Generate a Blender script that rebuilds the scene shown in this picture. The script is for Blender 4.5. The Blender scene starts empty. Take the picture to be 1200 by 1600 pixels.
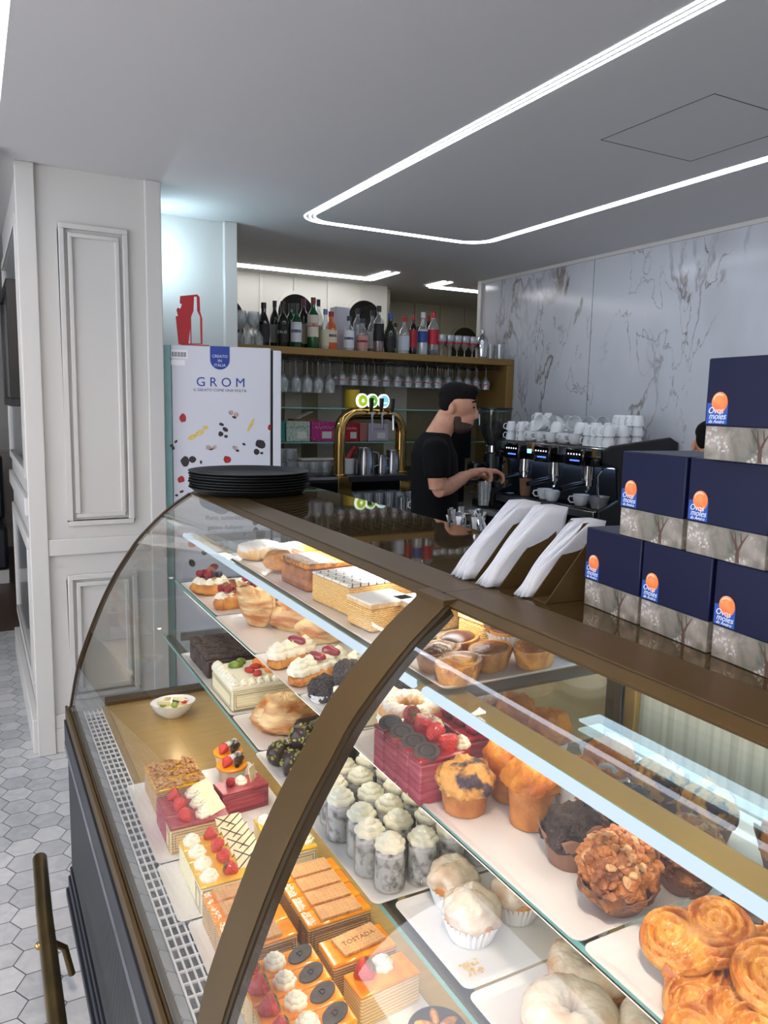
import bpy, bmesh, math, random
from mathutils import Vector, Matrix, noise
PI = math.pi
SC = bpy.context.scene
COL = SC.collection
random.seed(7)

# ------------------------------------------------------------------ camera
EYE = Vector((0, 0, 1.6))
PITCH, ROLL, HEAD, FPX = 0.13818, 0.02131, 0.49194, 1202.0
_f = Vector((math.sin(HEAD) * math.cos(PITCH), math.cos(HEAD) * math.cos(PITCH), -math.sin(PITCH)))
_r0 = Vector((math.cos(HEAD), -math.sin(HEAD), 0))
_u0 = _r0.cross(_f)
RIGHT = _r0 * math.cos(ROLL) + _u0 * math.sin(ROLL)
UP = -_r0 * math.sin(ROLL) + _u0 * math.cos(ROLL)
FWD = _f
cam = bpy.data.cameras.new('camera')
cam.sensor_fit = 'VERTICAL'; cam.sensor_height = 36.0; cam.sensor_width = 27.0
cam.lens = FPX / 1600.0 * 36.0
cam.clip_start = 0.02; cam.clip_end = 60
camo = bpy.data.objects.new('camera', cam); COL.objects.link(camo)
m = Matrix((RIGHT, UP, -FWD)).transposed().to_4x4(); m.translation = EYE
camo.matrix_world = m
SC.camera = camo
SC.view_settings.view_transform = 'Standard'
SC.view_settings.look = 'None'
SC.view_settings.gamma = 1.0
SC.view_settings.use_curve_mapping = False
SC.view_settings.exposure = 0.86
SC.cycles.max_bounces = 10
SC.cycles.transparent_max_bounces = 24
SC.cycles.diffuse_bounces = 4
SC.cycles.glossy_bounces = 4
SC.cycles.caustics_reflective = False
SC.cycles.caustics_refractive = False
SC.cycles.sample_clamp_indirect = 6.0
w = bpy.data.worlds.new('world'); SC.world = w; w.use_nodes = True
w.node_tree.nodes['Background'].inputs[0].default_value = (0.55, 0.6, 0.7, 1)
w.node_tree.nodes['Background'].inputs[1].default_value = 0.15

# strengths of the lamps, seen and added
E_LOOP, E_BACK, E_CASE, E_FILL, E_COVE, E_DOWN = 8.5, 7.0, 3.5, 255.0, 4.0, 115.0


def ray(px, py):
    return RIGHT * ((px - 600) / FPX) - UP * ((py - 800) / FPX) + FWD
def onz(px, py, z):
    d = ray(px, py); return EYE + d * ((z - EYE.z) / d.z)
def ony(px, py, y):
    d = ray(px, py); return EYE + d * (y / d.y)
def onx(px, py, x):
    d = ray(px, py); return EYE + d * (x / d.x)
def wid(p, wpx):
    return wpx * (p - EYE).dot(FWD) / FPX

# ------------------------------------------------------------------ materials
def lin(c):
    def g(v):
        v /= 255.0
        return v / 12.92 if v <= 0.04045 else ((v + 0.055) / 1.055) ** 2.4
    return (g(c[0]), g(c[1]), g(c[2]), 1)

def nmath(nt, op, a, b=None, clamp=False):
    n = nt.nodes.new('ShaderNodeMath'); n.operation = op; n.use_clamp = clamp
    for i, v in enumerate((a, b)):
        if v is None: continue
        if isinstance(v, (int, float)): n.inputs[i].default_value = v
        else: nt.links.new(v, n.inputs[i])
    return n.outputs[0]

def newmat(name):
    m = bpy.data.materials.new(name); m.use_nodes = True
    nt = m.node_tree
    return m, nt, nt.nodes['Principled BSDF']

def mat(name, col, rough=0.5, metal=0.0, col2=None, scale=30.0, bump=0.0, bscale=None, lo=0.35, hi=0.65, spec=0.5, coat=0.0, sss=0.0, stretch=None, ior=None, emit=0.0):
    m, nt, b = newmat(name)
    b.inputs['Base Color'].default_value = lin(col)
    b.inputs['Roughness'].default_value = rough
    b.inputs['Metallic'].default_value = metal
    b.inputs['Specular IOR Level'].default_value = spec
    if ior: b.inputs['IOR'].default_value = ior
    if coat:
        b.inputs['Coat Weight'].default_value = coat; b.inputs['Coat Roughness'].default_value = 0.08
    if sss:
        b.inputs['Subsurface Weight'].default_value = sss; b.inputs['Subsurface Radius'].default_value = (0.01, 0.006, 0.004); b.inputs['Subsurface Scale'].default_value = 0.3
    if emit:
        b.inputs['Emission Color'].default_value = lin(col); b.inputs['Emission Strength'].default_value = emit
    tc = nt.nodes.new('ShaderNodeTexCoord'); src = tc.outputs['Object']
    if stretch:
        mp = nt.nodes.new('ShaderNodeMapping'); mp.inputs['Scale'].default_value = stretch
        nt.links.new(src, mp.inputs[0]); src = mp.outputs[0]
    n = nt.nodes.new('ShaderNodeTexNoise'); n.inputs['Scale'].default_value = scale; n.inputs['Detail'].default_value = 5
    nt.links.new(src, n.inputs['Vector'])
    if col2 is not None:
        r = nt.nodes.new('ShaderNodeValToRGB')
        r.color_ramp.elements[0].position = lo; r.color_ramp.elements[1].position = hi
        r.color_ramp.elements[0].color = lin(col); r.color_ramp.elements[1].color = lin(col2)
        nt.links.new(n.outputs['Fac'], r.inputs[0]); nt.links.new(r.outputs[0], b.inputs['Base Color'])
    if bump:
        n2 = n
        if bscale:
            n2 = nt.nodes.new('ShaderNodeTexNoise'); n2.inputs['Scale'].default_value = bscale; n2.inputs['Detail'].default_value = 4
            nt.links.new(src, n2.inputs['Vector'])
        bp = nt.nodes.new('ShaderNodeBump'); bp.inputs['Strength'].default_value = bump; bp.inputs['Distance'].default_value = 0.012 if bump >= .3 else .004
        nt.links.new(n2.outputs['Fac'], bp.inputs['Height']); nt.links.new(bp.outputs[0], b.inputs['Normal'])
    return m

def emat(name, col, strength):
    m, nt, b = newmat(name)
    nt.nodes.remove(b)
    e = nt.nodes.new('ShaderNodeEmission'); e.inputs[0].default_value = lin(col); e.inputs[1].default_value = strength
    nt.links.new(e.outputs[0], nt.nodes['Material Output'].inputs[0])
    return m

def glass(name, tint=(255, 255, 255), ior=1.45, body=0.0, bodycol=(230, 240, 240), gain=1.0, rough=0.0):
    """thin clear sheet: lets light through, mirrors by its Fresnel angle, a pale body painted in for haze and bright glints"""
    m, nt, b = newmat(name)
    nt.nodes.remove(b); N = nt.nodes.new; L = nt.links.new
    t = N('ShaderNodeBsdfTransparent'); t.inputs[0].default_value = lin(tint)
    g = N('ShaderNodeBsdfGlossy'); g.inputs['Roughness'].default_value = rough
    fr = N('ShaderNodeFresnel')
    # the node inverts the index on back faces; undo that so both sides of a thin sheet mirror alike
    ge = N('ShaderNodeNewGeometry')
    L(nmath(nt, 'ADD', nmath(nt, 'MULTIPLY', ge.outputs['Backfacing'], 1 / ior - ior), ior), fr.inputs[0])
    base = t.outputs[0]
    if body:
        d = N('ShaderNodeBsdfDiffuse'); d.inputs[0].default_value = lin(bodycol)
        mx0 = N('ShaderNodeMixShader'); mx0.inputs[0].default_value = body
        L(t.outputs[0], mx0.inputs[1]); L(d.outputs[0], mx0.inputs[2]); base = mx0.outputs[0]
    mx = N('ShaderNodeMixShader'); fac = fr.outputs[0]
    if gain != 1.0:
        mu = N('ShaderNodeMath'); mu.operation = 'MULTIPLY'; mu.use_clamp = True; mu.inputs[1].default_value = gain
        L(fac, mu.inputs[0]); fac = mu.outputs[0]
    L(fac, mx.inputs[0]); L(base, mx.inputs[1]); L(g.outputs[0], mx.inputs[2])
    L(mx.outputs[0], nt.nodes['Material Output'].inputs[0])
    return m

M = {}
M['white_paint'] = mat('white_paint', (212, 209, 204), 0.45, bump=0.03, bscale=60)
M['ceiling_paint'] = mat('ceiling_paint', (208, 206, 205), 0.7, bump=0.02, bscale=80)
M['seam'] = mat('seam', (70, 66, 64), 0.8)
M['panel_wall'] = mat('panel_wall', (226, 222, 212), 0.4)
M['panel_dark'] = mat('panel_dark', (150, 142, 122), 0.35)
M['arch_mirror'] = mat('arch_mirror', (70, 66, 62), 0.06, 0.9)
M['grey_panel'] = mat('grey_panel', (150, 152, 152), 0.12, 0.35)
M['bronze'] = mat('bronze', (90, 72, 43), 0.42, 0.35, spec=.3, col2=(84, 66, 39), scale=4)
M['bronze_dark'] = mat('bronze_dark', (62, 50, 33), 0.35, 0.5)
M['counter_top'] = mat('counter_top', (118, 98, 66), 0.025, 0.75, spec=0.6)
M['gold_deck'] = mat('gold_deck', (200, 164, 98), 0.25, 0.3, col2=(188, 152, 90), scale=6, stretch=(1, 12, 1))
M['rail_gold'] = mat('rail_gold', (186, 148, 80), .55)
M['gold'] = mat('gold', (196, 158, 92), 0.3, 0.7)
M['shelf_gold'] = mat('shelf_gold', (150, 118, 66), 0.35, 0.35)
M['brass'] = mat('brass', (196, 160, 96), 0.12, 1.0)
M['old_brass'] = mat('old_brass', (128, 108, 70), 0.3, 0.9, col2=(108, 92, 60), scale=10)
M['navy_body'] = mat('navy_body', (30, 34, 43), 0.4)
M['navy_flute'] = mat('navy_flute', (56, 59, 63), 0.45)
M['grey_stripe'] = mat('grey_stripe', (120, 124, 132), 0.25, 0.5)
M['chrome'] = mat('chrome', (205, 208, 212), 0.08, 1.0)
M['steel'] = mat('steel', (170, 172, 175), 0.22, 1.0)
M['black'] = mat('black', (14, 14, 16), 0.35)
M['black_gloss'] = mat('black_gloss', (10, 10, 12), 0.08, coat=0.5)
M['black_rubber'] = mat('black_rubber', (22, 23, 24), 0.55, bump=0.05, bscale=400)
M['porcelain'] = mat('porcelain', (236, 238, 240), 0.12, coat=0.3)
M['tray_white'] = mat('tray_white', (236, 234, 232), 0.2)
M['paper_white'] = mat('paper_white', (238, 238, 238), 0.8, bump=0.1, bscale=90)
M['napkin'] = mat('napkin', (206, 210, 217), 0.85, bump=0.15, bscale=160)
M['led'] = emat('led', (235, 242, 255), E_LOOP)
M['led_back'] = emat('led_back', (250, 252, 255), E_BACK)
M['led_case'] = emat('led_case', (255, 245, 228), E_CASE)
M['led_roof'] = emat('led_roof', (246, 247, 244), E_CASE * 2.0)
M['led_rear'] = emat('led_rear', (196, 228, 246), 5.0)
M['led_low'] = emat('led_low', (255, 246, 232), E_CASE * 3.8)
M['led_tube'] = emat('led_tube', (218, 238, 255), 0.6)
M['lamp_fill'] = emat('lamp_fill', (255, 232, 212), E_FILL)
M['lamp_down'] = emat('lamp_down', (205, 238, 255), E_DOWN)
M['cove'] = emat('cove', (226, 238, 255), E_COVE)
M['case_glass'] = glass('case_glass', (252, 253, 252), 1.5, body=0.003, gain=1.5)
M['end_pane'] = glass('end_pane', (236, 240, 238), 1.5, body=0.02, gain=3.6)
M['shelf_glass'] = glass('shelf_glass', (248, 252, 250), 1.4, body=0.0, gain=0.8)
M['glass_edge'] = mat('glass_edge', (120, 178, 168), 0.15)
M['glassware'] = glass('glassware', (244, 247, 248), 1.6, body=0.13, bodycol=(245, 248, 250), gain=2.4, rough=0.03)  # white body stands in for bright glints on the dark glasses
M['pane'] = glass('pane', (225, 232, 232), 1.5)
M['wood_floor'] = mat('wood_floor', (92, 70, 56), 0.4, col2=(70, 52, 42), scale=6, stretch=(1, 14, 1))

def hex_floor(size):
    m, nt, b = newmat('hex_tiles')
    g = nt.nodes.new('ShaderNodeNewGeometry'); s = nt.nodes.new('ShaderNodeSeparateXYZ')
    nt.links.new(g.outputs['Position'], s.inputs[0])
    q = lambda op, a, c=None: nmath(nt, op, a, c)
    X = q('DIVIDE', q('ADD', s.outputs[0], 10.0), size); Y = q('DIVIDE', q('ADD', s.outputs[1], 10.0), size)
    r3 = math.sqrt(3)
    ax = q('SUBTRACT', q('FLOORED_MODULO', X, r3), r3 / 2); ay = q('SUBTRACT', q('FLOORED_MODULO', Y, 1.0), 0.5)
    bx = q('SUBTRACT', q('FLOORED_MODULO', q('SUBTRACT', X, r3 / 2), r3), r3 / 2); by = q('SUBTRACT', q('FLOORED_MODULO', q('SUBTRACT', Y, 0.5), 1.0), 0.5)
    da = q('ADD', q('MULTIPLY', ax, ax), q('MULTIPLY', ay, ay)); db = q('ADD', q('MULTIPLY', bx, bx), q('MULTIPLY', by, by))
    k = q('LESS_THAN', da, db); k1 = q('SUBTRACT', 1.0, k)
    gx = q('ADD', q('MULTIPLY', ax, k), q('MULTIPLY', bx, k1)); gy = q('ADD', q('MULTIPLY', ay, k), q('MULTIPLY', by, k1))
    e = q('MAXIMUM', q('ABSOLUTE', gy), q('ADD', q('MULTIPLY', q('ABSOLUTE', gx), r3 / 2), q('MULTIPLY', q('ABSOLUTE', gy), 0.5)))
    grout = q('GREATER_THAN', e, 0.484)
    cx = q('SUBTRACT', X, gx); cy = q('SUBTRACT', Y, gy)
    cb = nt.nodes.new('ShaderNodeCombineXYZ'); nt.links.new(q('ROUND', q('MULTIPLY', cx, 10)), cb.inputs[0]); nt.links.new(q('ROUND', q('MULTIPLY', cy, 10)), cb.inputs[1])
    wn = nt.nodes.new('ShaderNodeTexWhiteNoise'); nt.links.new(cb.outputs[0], wn.inputs['Vector'])
    nz = nt.nodes.new('ShaderNodeTexNoise'); nz.inputs['Scale'].default_value = 14; nz.inputs['Detail'].default_value = 6
    nz.inputs['Distortion'].default_value = 1.2
    nt.links.new(g.outputs['Position'], nz.inputs['Vector'])
    t = q('ADD', q('MULTIPLY', wn.outputs['Value'], 0.35), q('MULTIPLY', nz.outputs['Fac'], 0.6))
    r = nt.nodes.new('ShaderNodeValToRGB'); r.color_ramp.elements[0].color = lin((166, 170, 174)); r.color_ramp.elements[1].color = lin((214, 214, 214))
    r.color_ramp.elements[0].position = 0.15; r.color_ramp.elements[1].position = 0.7
    nt.links.new(t, r.inputs[0])
    mx = nt.nodes.new('ShaderNodeMix'); mx.data_type = 'RGBA'
    nt.links.new(grout, mx.inputs[0]); nt.links.new(r.outputs[0], mx.inputs[6]); mx.inputs[7].default_value = lin((84, 82, 80))
    nt.links.new(mx.outputs[2], b.inputs['Base Color'])
    b.inputs['Roughness'].default_value = 0.3
    return m

def marble():
    m, nt, b = newmat('marble_wall')
    g = nt.nodes.new('ShaderNodeNewGeometry'); mp = nt.nodes.new('ShaderNodeMapping')
    nt.links.new(g.outputs['Position'], mp.inputs[0])
    mp.inputs['Rotation'].default_value = (0.75, 0, 0); mp.inputs['Scale'].default_value = (1, 1.5, 0.75)
    def vein(scale, seed, width, dist):
        n = nt.nodes.new('ShaderNodeTexNoise'); n.noise_dimensions = '4D'
        n.inputs['Scale'].default_value = scale; n.inputs['Detail'].default_value = 5; n.inputs['Distortion'].default_value = dist; n.inputs['W'].default_value = seed
        n.inputs['Roughness'].default_value = 0.55
        nt.links.new(mp.outputs[0], n.inputs['Vector'])
        a = nmath(nt, 'ABSOLUTE', nmath(nt, 'SUBTRACT', n.outputs['Fac'], 0.5))
        return nmath(nt, 'SUBTRACT', 1.0, nmath(nt, 'DIVIDE', a, width, True), True)
    v1 = vein(1.3, 3.1, 0.016, 0.5); v2 = vein(2.8, 8.3, 0.011, 0.9)
    def msk(scale, lo, hi, w):
        n = nt.nodes.new('ShaderNodeTexNoise'); n.noise_dimensions = '4D'; n.inputs['Scale'].default_value = scale; n.inputs['W'].default_value = w
        nt.links.new(mp.outputs[0], n.inputs['Vector'])
        r = nt.nodes.new('ShaderNodeValToRGB'); r.color_ramp.elements[0].position = lo; r.color_ramp.elements[1].position = hi
        nt.links.new(n.outputs['Fac'], r.inputs[0]); return r.outputs[0]
    f = nmath(nt, 'MAXIMUM', nmath(nt, 'MULTIPLY', v1, msk(1.6, 0.40, 0.62, 1.0)), nmath(nt, 'MULTIPLY', v2, msk(1.8, 0.46, 0.64, 5.0)), True)
    cl = nmath(nt, 'MULTIPLY', msk(2.2, 0.45, 0.75, 9.0), 0.16)
    f2 = nmath(nt, 'ADD', nmath(nt, 'MULTIPLY', f, 0.85), cl, True)
    r = nt.nodes.new('ShaderNodeValToRGB')
    r.color_ramp.elements[0].color = lin((206, 208, 214)); r.color_ramp.elements[1].color = lin((112, 100, 92))
    e = r.color_ramp.elements.new(0.3); e.color = lin((178, 178, 184)); e = r.color_ramp.elements.new(0.62); e.color = lin((146, 138, 132))
    nt.links.new(f2, r.inputs[0]); nt.links.new(r.outputs[0], b.inputs['Base Color'])
    b.inputs['Roughness'].default_value = 0.16
    return m

def tree_print():
    """printed photograph of blossom trees round the lower half of a carton: mottled greens, white blossom clusters, dark trunk"""
    m, nt, b = newmat('tree_print')
    tc = nt.nodes.new('ShaderNodeTexCoord')
    def tex(scale, det, dist=0.0):
        n = nt.nodes.new('ShaderNodeTexNoise'); n.inputs['Scale'].default_value = scale; n.inputs['Detail'].default_value = det; n.inputs['Distortion'].default_value = dist
        nt.links.new(tc.outputs['Object'], n.inputs['Vector']); return n.outputs['Fac']
    r = nt.nodes.new('ShaderNodeValToRGB'); r.color_ramp.elements[0].position = 0.36; r.color_ramp.elements[1].position = 0.68
    r.color_ramp.elements[0].color = lin((78, 84, 72)); r.color_ramp.elements[1].color = lin((158, 148, 138))
    e = r.color_ramp.elements.new(0.5); e.color = lin((120, 114, 104))
    nt.links.new(tex(30, 6, 0.5), r.inputs[0])
    v = nt.nodes.new('ShaderNodeTexVoronoi'); v.inputs['Scale'].default_value = 210
    nt.links.new(tc.outputs['Object'], v.inputs['Vector'])
    dots = nmath(nt, 'LESS_THAN', v.outputs['Distance'], 0.42)
    rm = nt.nodes.new('ShaderNodeValToRGB'); rm.color_ramp.elements[0].position = 0.56; rm.color_ramp.elements[1].position = 0.64
    nt.links.new(tex(26, 3), rm.inputs[0])
    mk = nmath(nt, 'MULTIPLY', dots, rm.outputs[0])
    mx = nt.nodes.new('ShaderNodeMix'); mx.data_type = 'RGBA'
    nt.links.new(mk, mx.inputs[0]); nt.links.new(r.outputs[0], mx.inputs[6]); mx.inputs[7].default_value = lin((184, 180, 178))
    nt.links.new(mx.outputs[2], b.inputs['Base Color']); b.inputs['Roughness'].default_value = 0.5
    return m

# ------------------------------------------------------------------ mesh building
class MB:
    def __init__(self):
        self.v = []; self.f = []; self.m = Matrix.Identity(4)
    def at(self, x=0, y=0, z=0, rz=0, rx=0, ry=0, s=1.0):
        self.m = Matrix.Translation((x, y, z)) @ Matrix.Rotation(rz, 4, 'Z') @ Matrix.Rotation(ry, 4, 'Y') @ Matrix.Rotation(rx, 4, 'X') @ Matrix.Scale(s, 4)
        return self
    def add(self, vs, fs):
        o = len(self.v)
        self.v += [self.m @ Vector(p) for p in vs]
        self.f += [tuple(i + o for i in f) for f in fs]
        return self
    def box(self, x0, x1, y0, y1, z0, z1):
        return self.add([(x0, y0, z0), (x1, y0, z0), (x1, y1, z0), (x0, y1, z0), (x0, y0, z1), (x1, y0, z1), (x1, y1, z1), (x0, y1, z1)],
                        [(0, 3, 2, 1), (4, 5, 6, 7), (0, 1, 5, 4), (1, 2, 6, 5), (2, 3, 7, 6), (3, 0, 4, 7)])
    def loft(self, rings, cap=True, close=True):
        n = len(rings[0]); vs = [p for r in rings for p in r]; fs = []
        for i in range(len(rings) - 1):
            for j in range(n if close else n - 1):
                k = (j + 1) % n
                fs.append((i * n + j, i * n + k, (i + 1) * n + k, (i + 1) * n + j))
        if cap:
            fs.append(tuple(reversed(range(n)))); fs.append(tuple((len(rings) - 1) * n + j for j in range(n)))
        return self.add(vs, fs)
    def lathe(self, prof, segs=24, lobes=0, amp=0.0, twist=0.0, cap=True, sx=1.0, sy=1.0, lobefn=None):
        rings = []
        for i, (r, z) in enumerate(prof):
            t = i / max(1, len(prof) - 1); ring = []
            for j in range(segs):
                a = 2 * PI * j / segs
                k = 1 + (amp * math.cos(lobes * a + twist * t) if lobes else 0)
                if lobefn: k *= lobefn(a, t)
                ring.append((r * k * math.cos(a) * sx, r * k * math.sin(a) * sy, z))
            rings.append(ring)
        return self.loft(rings, cap)
    def cyl(self, r, z0, z1, segs=20, r2=None):
        return self.lathe([(r, z0), (r if r2 is None else r2, z1)], segs)
    def tube(self, path, rad, segs=10, cap=True, flat=1.0):
        pts = [Vector(p) for p in path]
        if not isinstance(rad, (list, tuple)): rad = [rad] * len(pts)
        rings = []; up = None
        for i, p in enumerate(pts):
            t = (pts[min(i + 1, len(pts) - 1)] - pts[max(i - 1, 0)]).normalized()
            if up is None:
                up = Vector((0, 0, 1)) if abs(t.z) < 0.9 else Vector((1, 0, 0))
            a = t.cross(up)
            if a.length < 1e-6: a = t.cross(Vector((0, 1, 0)))
            a.normalize(); b = a.cross(t).normalized(); up = b
            rings.append([tuple(p + (a * math.cos(2 * PI * j / segs) + b * math.sin(2 * PI * j / segs) * flat) * rad[i]) for j in range(segs)])
        return self.loft(rings, cap)
    def prism(self, poly, z0, z1):
        n = len(poly)
        return self.add([(x, y, z0) for x, y in poly] + [(x, y, z1) for x, y in poly],
                        [tuple(reversed(range(n))), tuple(range(n, 2 * n))] + [(i, (i + 1) % n, n + (i + 1) % n, n + i) for i in range(n)])
    def ball(self, rx, ry=None, rz=None, n=12, fn=None):
        ry = rx if ry is None else ry; rz = rx if rz is None else rz
        vs = []; fs = []; R = n; S = n * 2
        for i in range(R + 1):
            th = PI * i / R
            for j in range(S):
                ph = 2 * PI * j / S
                d = Vector((math.sin(th) * math.cos(ph), math.sin(th) * math.sin(ph), -math.cos(th)))
                k = fn(d) if fn else 1.0
                vs.append((d.x * rx * k, d.y * ry * k, d.z * rz * k))
        for i in range(R):
            for j in range(S):
                k = (j + 1) % S
                fs.append((i * S + j, i * S + k, (i + 1) * S + k, (i + 1) * S + j))
        return self.add(vs, fs)
    def build(self, name, material, parent=None, smooth=True, bevel=0.0, sharp=35, loc=None, rz=0.0, seg=2):
        me = bpy.data.meshes.new(name); me.from_pydata([tuple(p) for p in self.v], [], self.f)
        bm = bmesh.new(); bm.from_mesh(me)
        bmesh.ops.remove_doubles(bm, verts=bm.verts, dist=1e-6)
        bmesh.ops.recalc_face_normals(bm, faces=bm.faces); bm.to_mesh(me); bm.free()
        if smooth:
            for p in me.polygons: p.use_smooth = True
            me.set_sharp_from_angle(angle=math.radians(sharp))
        if material: me.materials.append(material)
        o = bpy.data.objects.new(name, me); COL.objects.link(o)
        if parent: o.parent = parent
        if loc is not None: o.location = loc
        if rz: o.rotation_euler.z = rz
        if bevel:
            b = o.modifiers.new('bevel', 'BEVEL'); b.width = bevel; b.segments = seg; b.limit_method = 'ANGLE'; b.angle_limit = math.radians(40)
        return o

def bx(name, material, dims, parent=None, bevel=0.0, **k):
    return MB().box(*dims).build(name, material, parent, bevel=bevel, **k)

def tag(o, label, cat, group=None):
    o['label'] = label; o['category'] = cat
    if group: o['group'] = group
    return o
def thing(name, label, cat, loc=(0, 0, 0), rz=0.0, group=None):
    o = bpy.data.objects.new(name, None); COL.objects.link(o)
    o.location = loc; o.rotation_euler.z = rz; o.empty_display_size = 0.05
    return tag(o, label, cat, group)
def struct(o):
    o['kind'] = 'structure'; return o
def dup(root, loc, rz=0.0, label=None, group=None, scale=None):
    r = root.copy(); COL.objects.link(r); r.location = loc; r.rotation_euler.z = rz
    if scale: r.scale = (scale,) * 3
    if label: r['label'] = label
    if group: r['group'] = group
    for ch in list(root.children):
        c = ch.copy(); COL.objects.link(c); c.parent = r
        for g in list(ch.children):
            d = g.copy(); COL.objects.link(d); d.parent = c
    return r

def text_mesh(name, s, size, material, parent=None, loc=(0, 0, 0), rot=(PI / 2, 0, 0), depth=0.0004, align='CENTER', shear=0.0, spacing=1.0, thick=0.0):
    cu = bpy.data.curves.new(name, 'FONT'); cu.body = s; cu.size = size; cu.extrude = depth; cu.align_x = align; cu.align_y = 'CENTER'
    cu.shear = shear; cu.space_character = spacing; cu.offset = thick; cu.resolution_u = 3
    t = bpy.data.objects.new(name, cu); COL.objects.link(t)
    dg = bpy.context.evaluated_depsgraph_get()
    me = bpy.data.meshes.new_from_object(t.evaluated_get(dg))
    bpy.data.objects.remove(t)
    me.materials.clear(); me.materials.append(material)
    o = bpy.data.objects.new(name, me); COL.objects.link(o)
    if parent: o.parent = parent
    o.location = loc; o.rotation_euler = rot
    return o

ORD = ['first', 'second', 'third', 'fourth', 'fifth', 'sixth', 'seventh', 'eighth', 'ninth', 'tenth', 'eleventh', 'twelfth', 'thirteenth', 'fourteenth', 'fifteenth', 'sixteenth', 'seventeenth', 'eighteenth', 'nineteenth', 'twentieth', 'twenty-first', 'twenty-second', 'twenty-third', 'twenty-fourth']
def nz(p, f, seed=0.0):
    return noise.noise(Vector((p[0] * f + seed, p[1] * f + seed * 1.7, p[2] * f - seed)))
# ------------------------------------------------------------------ the room
def wallbox(name, material, dims, parent=None, bevel=0.0):
    return struct(bx(name, material, dims, parent, bevel))

wallbox('floor', hex_floor(0.105), (-3.2, 5.0, -2.6, 5.75, -0.1, 0.0))
wallbox('floor', M['wood_floor'], (-3.2, 5.0, 5.75, 9.2, -0.1, 0.0))
CZ = 2.55
wallbox('ceiling', M['ceiling_paint'], (0.13, 5.0, -2.6, 9.2, CZ, CZ + 0.3))
wallbox('ceiling', M['ceiling_paint'], (-3.2, 0.13, 3.45, 9.2, CZ - 0.03, CZ + 0.27))
wallbox('ceiling', M['ceiling_paint'], (-3.2, 0.13, -2.6, 3.45, CZ + 0.27, CZ + 0.47))
wallbox('wall_right', marble(), (3.49, 3.6, -2.6, 4.99, 0, CZ))
for i, y in enumerate((3.79, 2.45, 1.1)):
    wallbox('trim_%d' % (i + 1), M['seam'], (3.4885, 3.491, y - 0.0012, y + 0.0012, 0, CZ))
wallbox('trim_4', M['white_paint'], (3.47, 3.6, 4.985, 5.03, 0, CZ))
wallbox('trim_5', M['white_paint'], (3.475, 3.492, -2.6, 4.99, CZ - 0.022, CZ))
wallbox('wall_left', M['white_paint'], (-3.2, -3.1, -2.6, 9.2, 0, CZ + 0.3))
wallbox('wall_front', M['white_paint'], (-3.2, 5.0, -2.6, -2.5, 0, CZ + 0.3))
wallbox('wall_back', M['white_paint'], (-3.2, 5.0, 9.1, 9.2, 0, CZ))
for i, (x0, x1, z0, z1) in enumerate([(-1.1, -0.28, 1.25, 2.3), (-0.2, 0.55, 1.25, 2.3), (-0.2, 0.55, 0.25, 1.05)]):
    t = MB()
    for a in ((x0, x1, z0, z0 + .03), (x0, x1, z1 - .03, z1), (x0, x0 + .03, z0, z1), (x1 - .03, x1, z0, z1)):
        t.box(a[0], a[1], 9.08, 9.1, a[2], a[3])
    struct(t.build('trim_%d' % (20 + i), M['white_paint'], bevel=0.004))

# the big white pillar with applied mouldings
PX0, PX1, PY0, PY1 = 0.198, 0.777, 3.609, 5.25
wallbox('wall_pillar', M['white_paint'], (PX0 + .012, PX1, PY0 + .012, PY1, 0, CZ))
def frame_y(mb, x0, x1, z0, z1, y, w, t):
    for a in ((x0, x1, z0, z0 + w), (x0, x1, z1 - w, z1), (x0, x0 + w, z0 + w, z1 - w), (x1 - w, x1, z0 + w, z1 - w)):
        mb.box(a[0], a[1], y - t, y, a[2], a[3])
tn = [5]
def trim(mb, bevel=0.004, mtl='white_paint'):
    tn[0] += 1
    return struct(mb.build('trim_%d' % tn[0], M[mtl], bevel=bevel))
yf = PY0 + .012
trim(MB().box(PX0, 0.272, yf - .024, yf, 0, CZ)); trim(MB().box(0.712, PX1 + .004, yf - .024, yf, 0, CZ))
trim(MB().box(0.272, 0.712, yf - .02, yf, 0.912, 0.985)); trim(MB().box(0.272, 0.712, yf - .016, yf, 0.0, 0.115))
trim(MB().box(0.272, 0.712, yf - .014, yf, 0.115, 0.18))
for (x0, x1, z0, z1) in ((0.357, 0.637, 1.04, 2.33), (0.345, 0.645, 0.24, 0.82)):
    mb = MB(); frame_y(mb, x0, x1, z0, z1, yf, 0.022, 0.02); trim(mb)
    mb = MB(); frame_y(mb, x0 + .036, x1 - .036, z0 + .036, z1 - .036, yf, 0.018, 0.016); trim(mb)
xf = PX0 + .012
def frame_x(mb, y0, y1, z0, z1, x, w, t):
    for a in ((y0, y1, z0, z0 + w), (y0, y1, z1 - w, z1), (y0, y0 + w, z0 + w, z1 - w), (y1 - w, y1, z0 + w, z1 - w)):
        mb.box(x - t, x, a[0], a[1], a[2], a[3])
mb = MB(); mb.box(xf - .02, xf, 3.72, PY1, 1.08, 1.16); trim(mb)
mb = MB(); mb.box(xf - .03, xf, 3.64, PY1, 0.0, 0.16); trim(mb)
mb = MB(); frame_x(mb, 3.72, 5.1, 0.3, 0.98, xf, .05, .018); trim(mb)
mb = MB(); frame_x(mb, 3.68, 5.1, 1.25, 2.36, xf, .04, .018); trim(mb)
wallbox('trim_30', M['grey_panel'], (xf - .006, xf, 3.77, 5.05, 0.35, 0.93))
wallbox('trim_31', M['grey_panel'], (xf - .006, xf, 3.72, 5.06, 1.29, 2.32))
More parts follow.
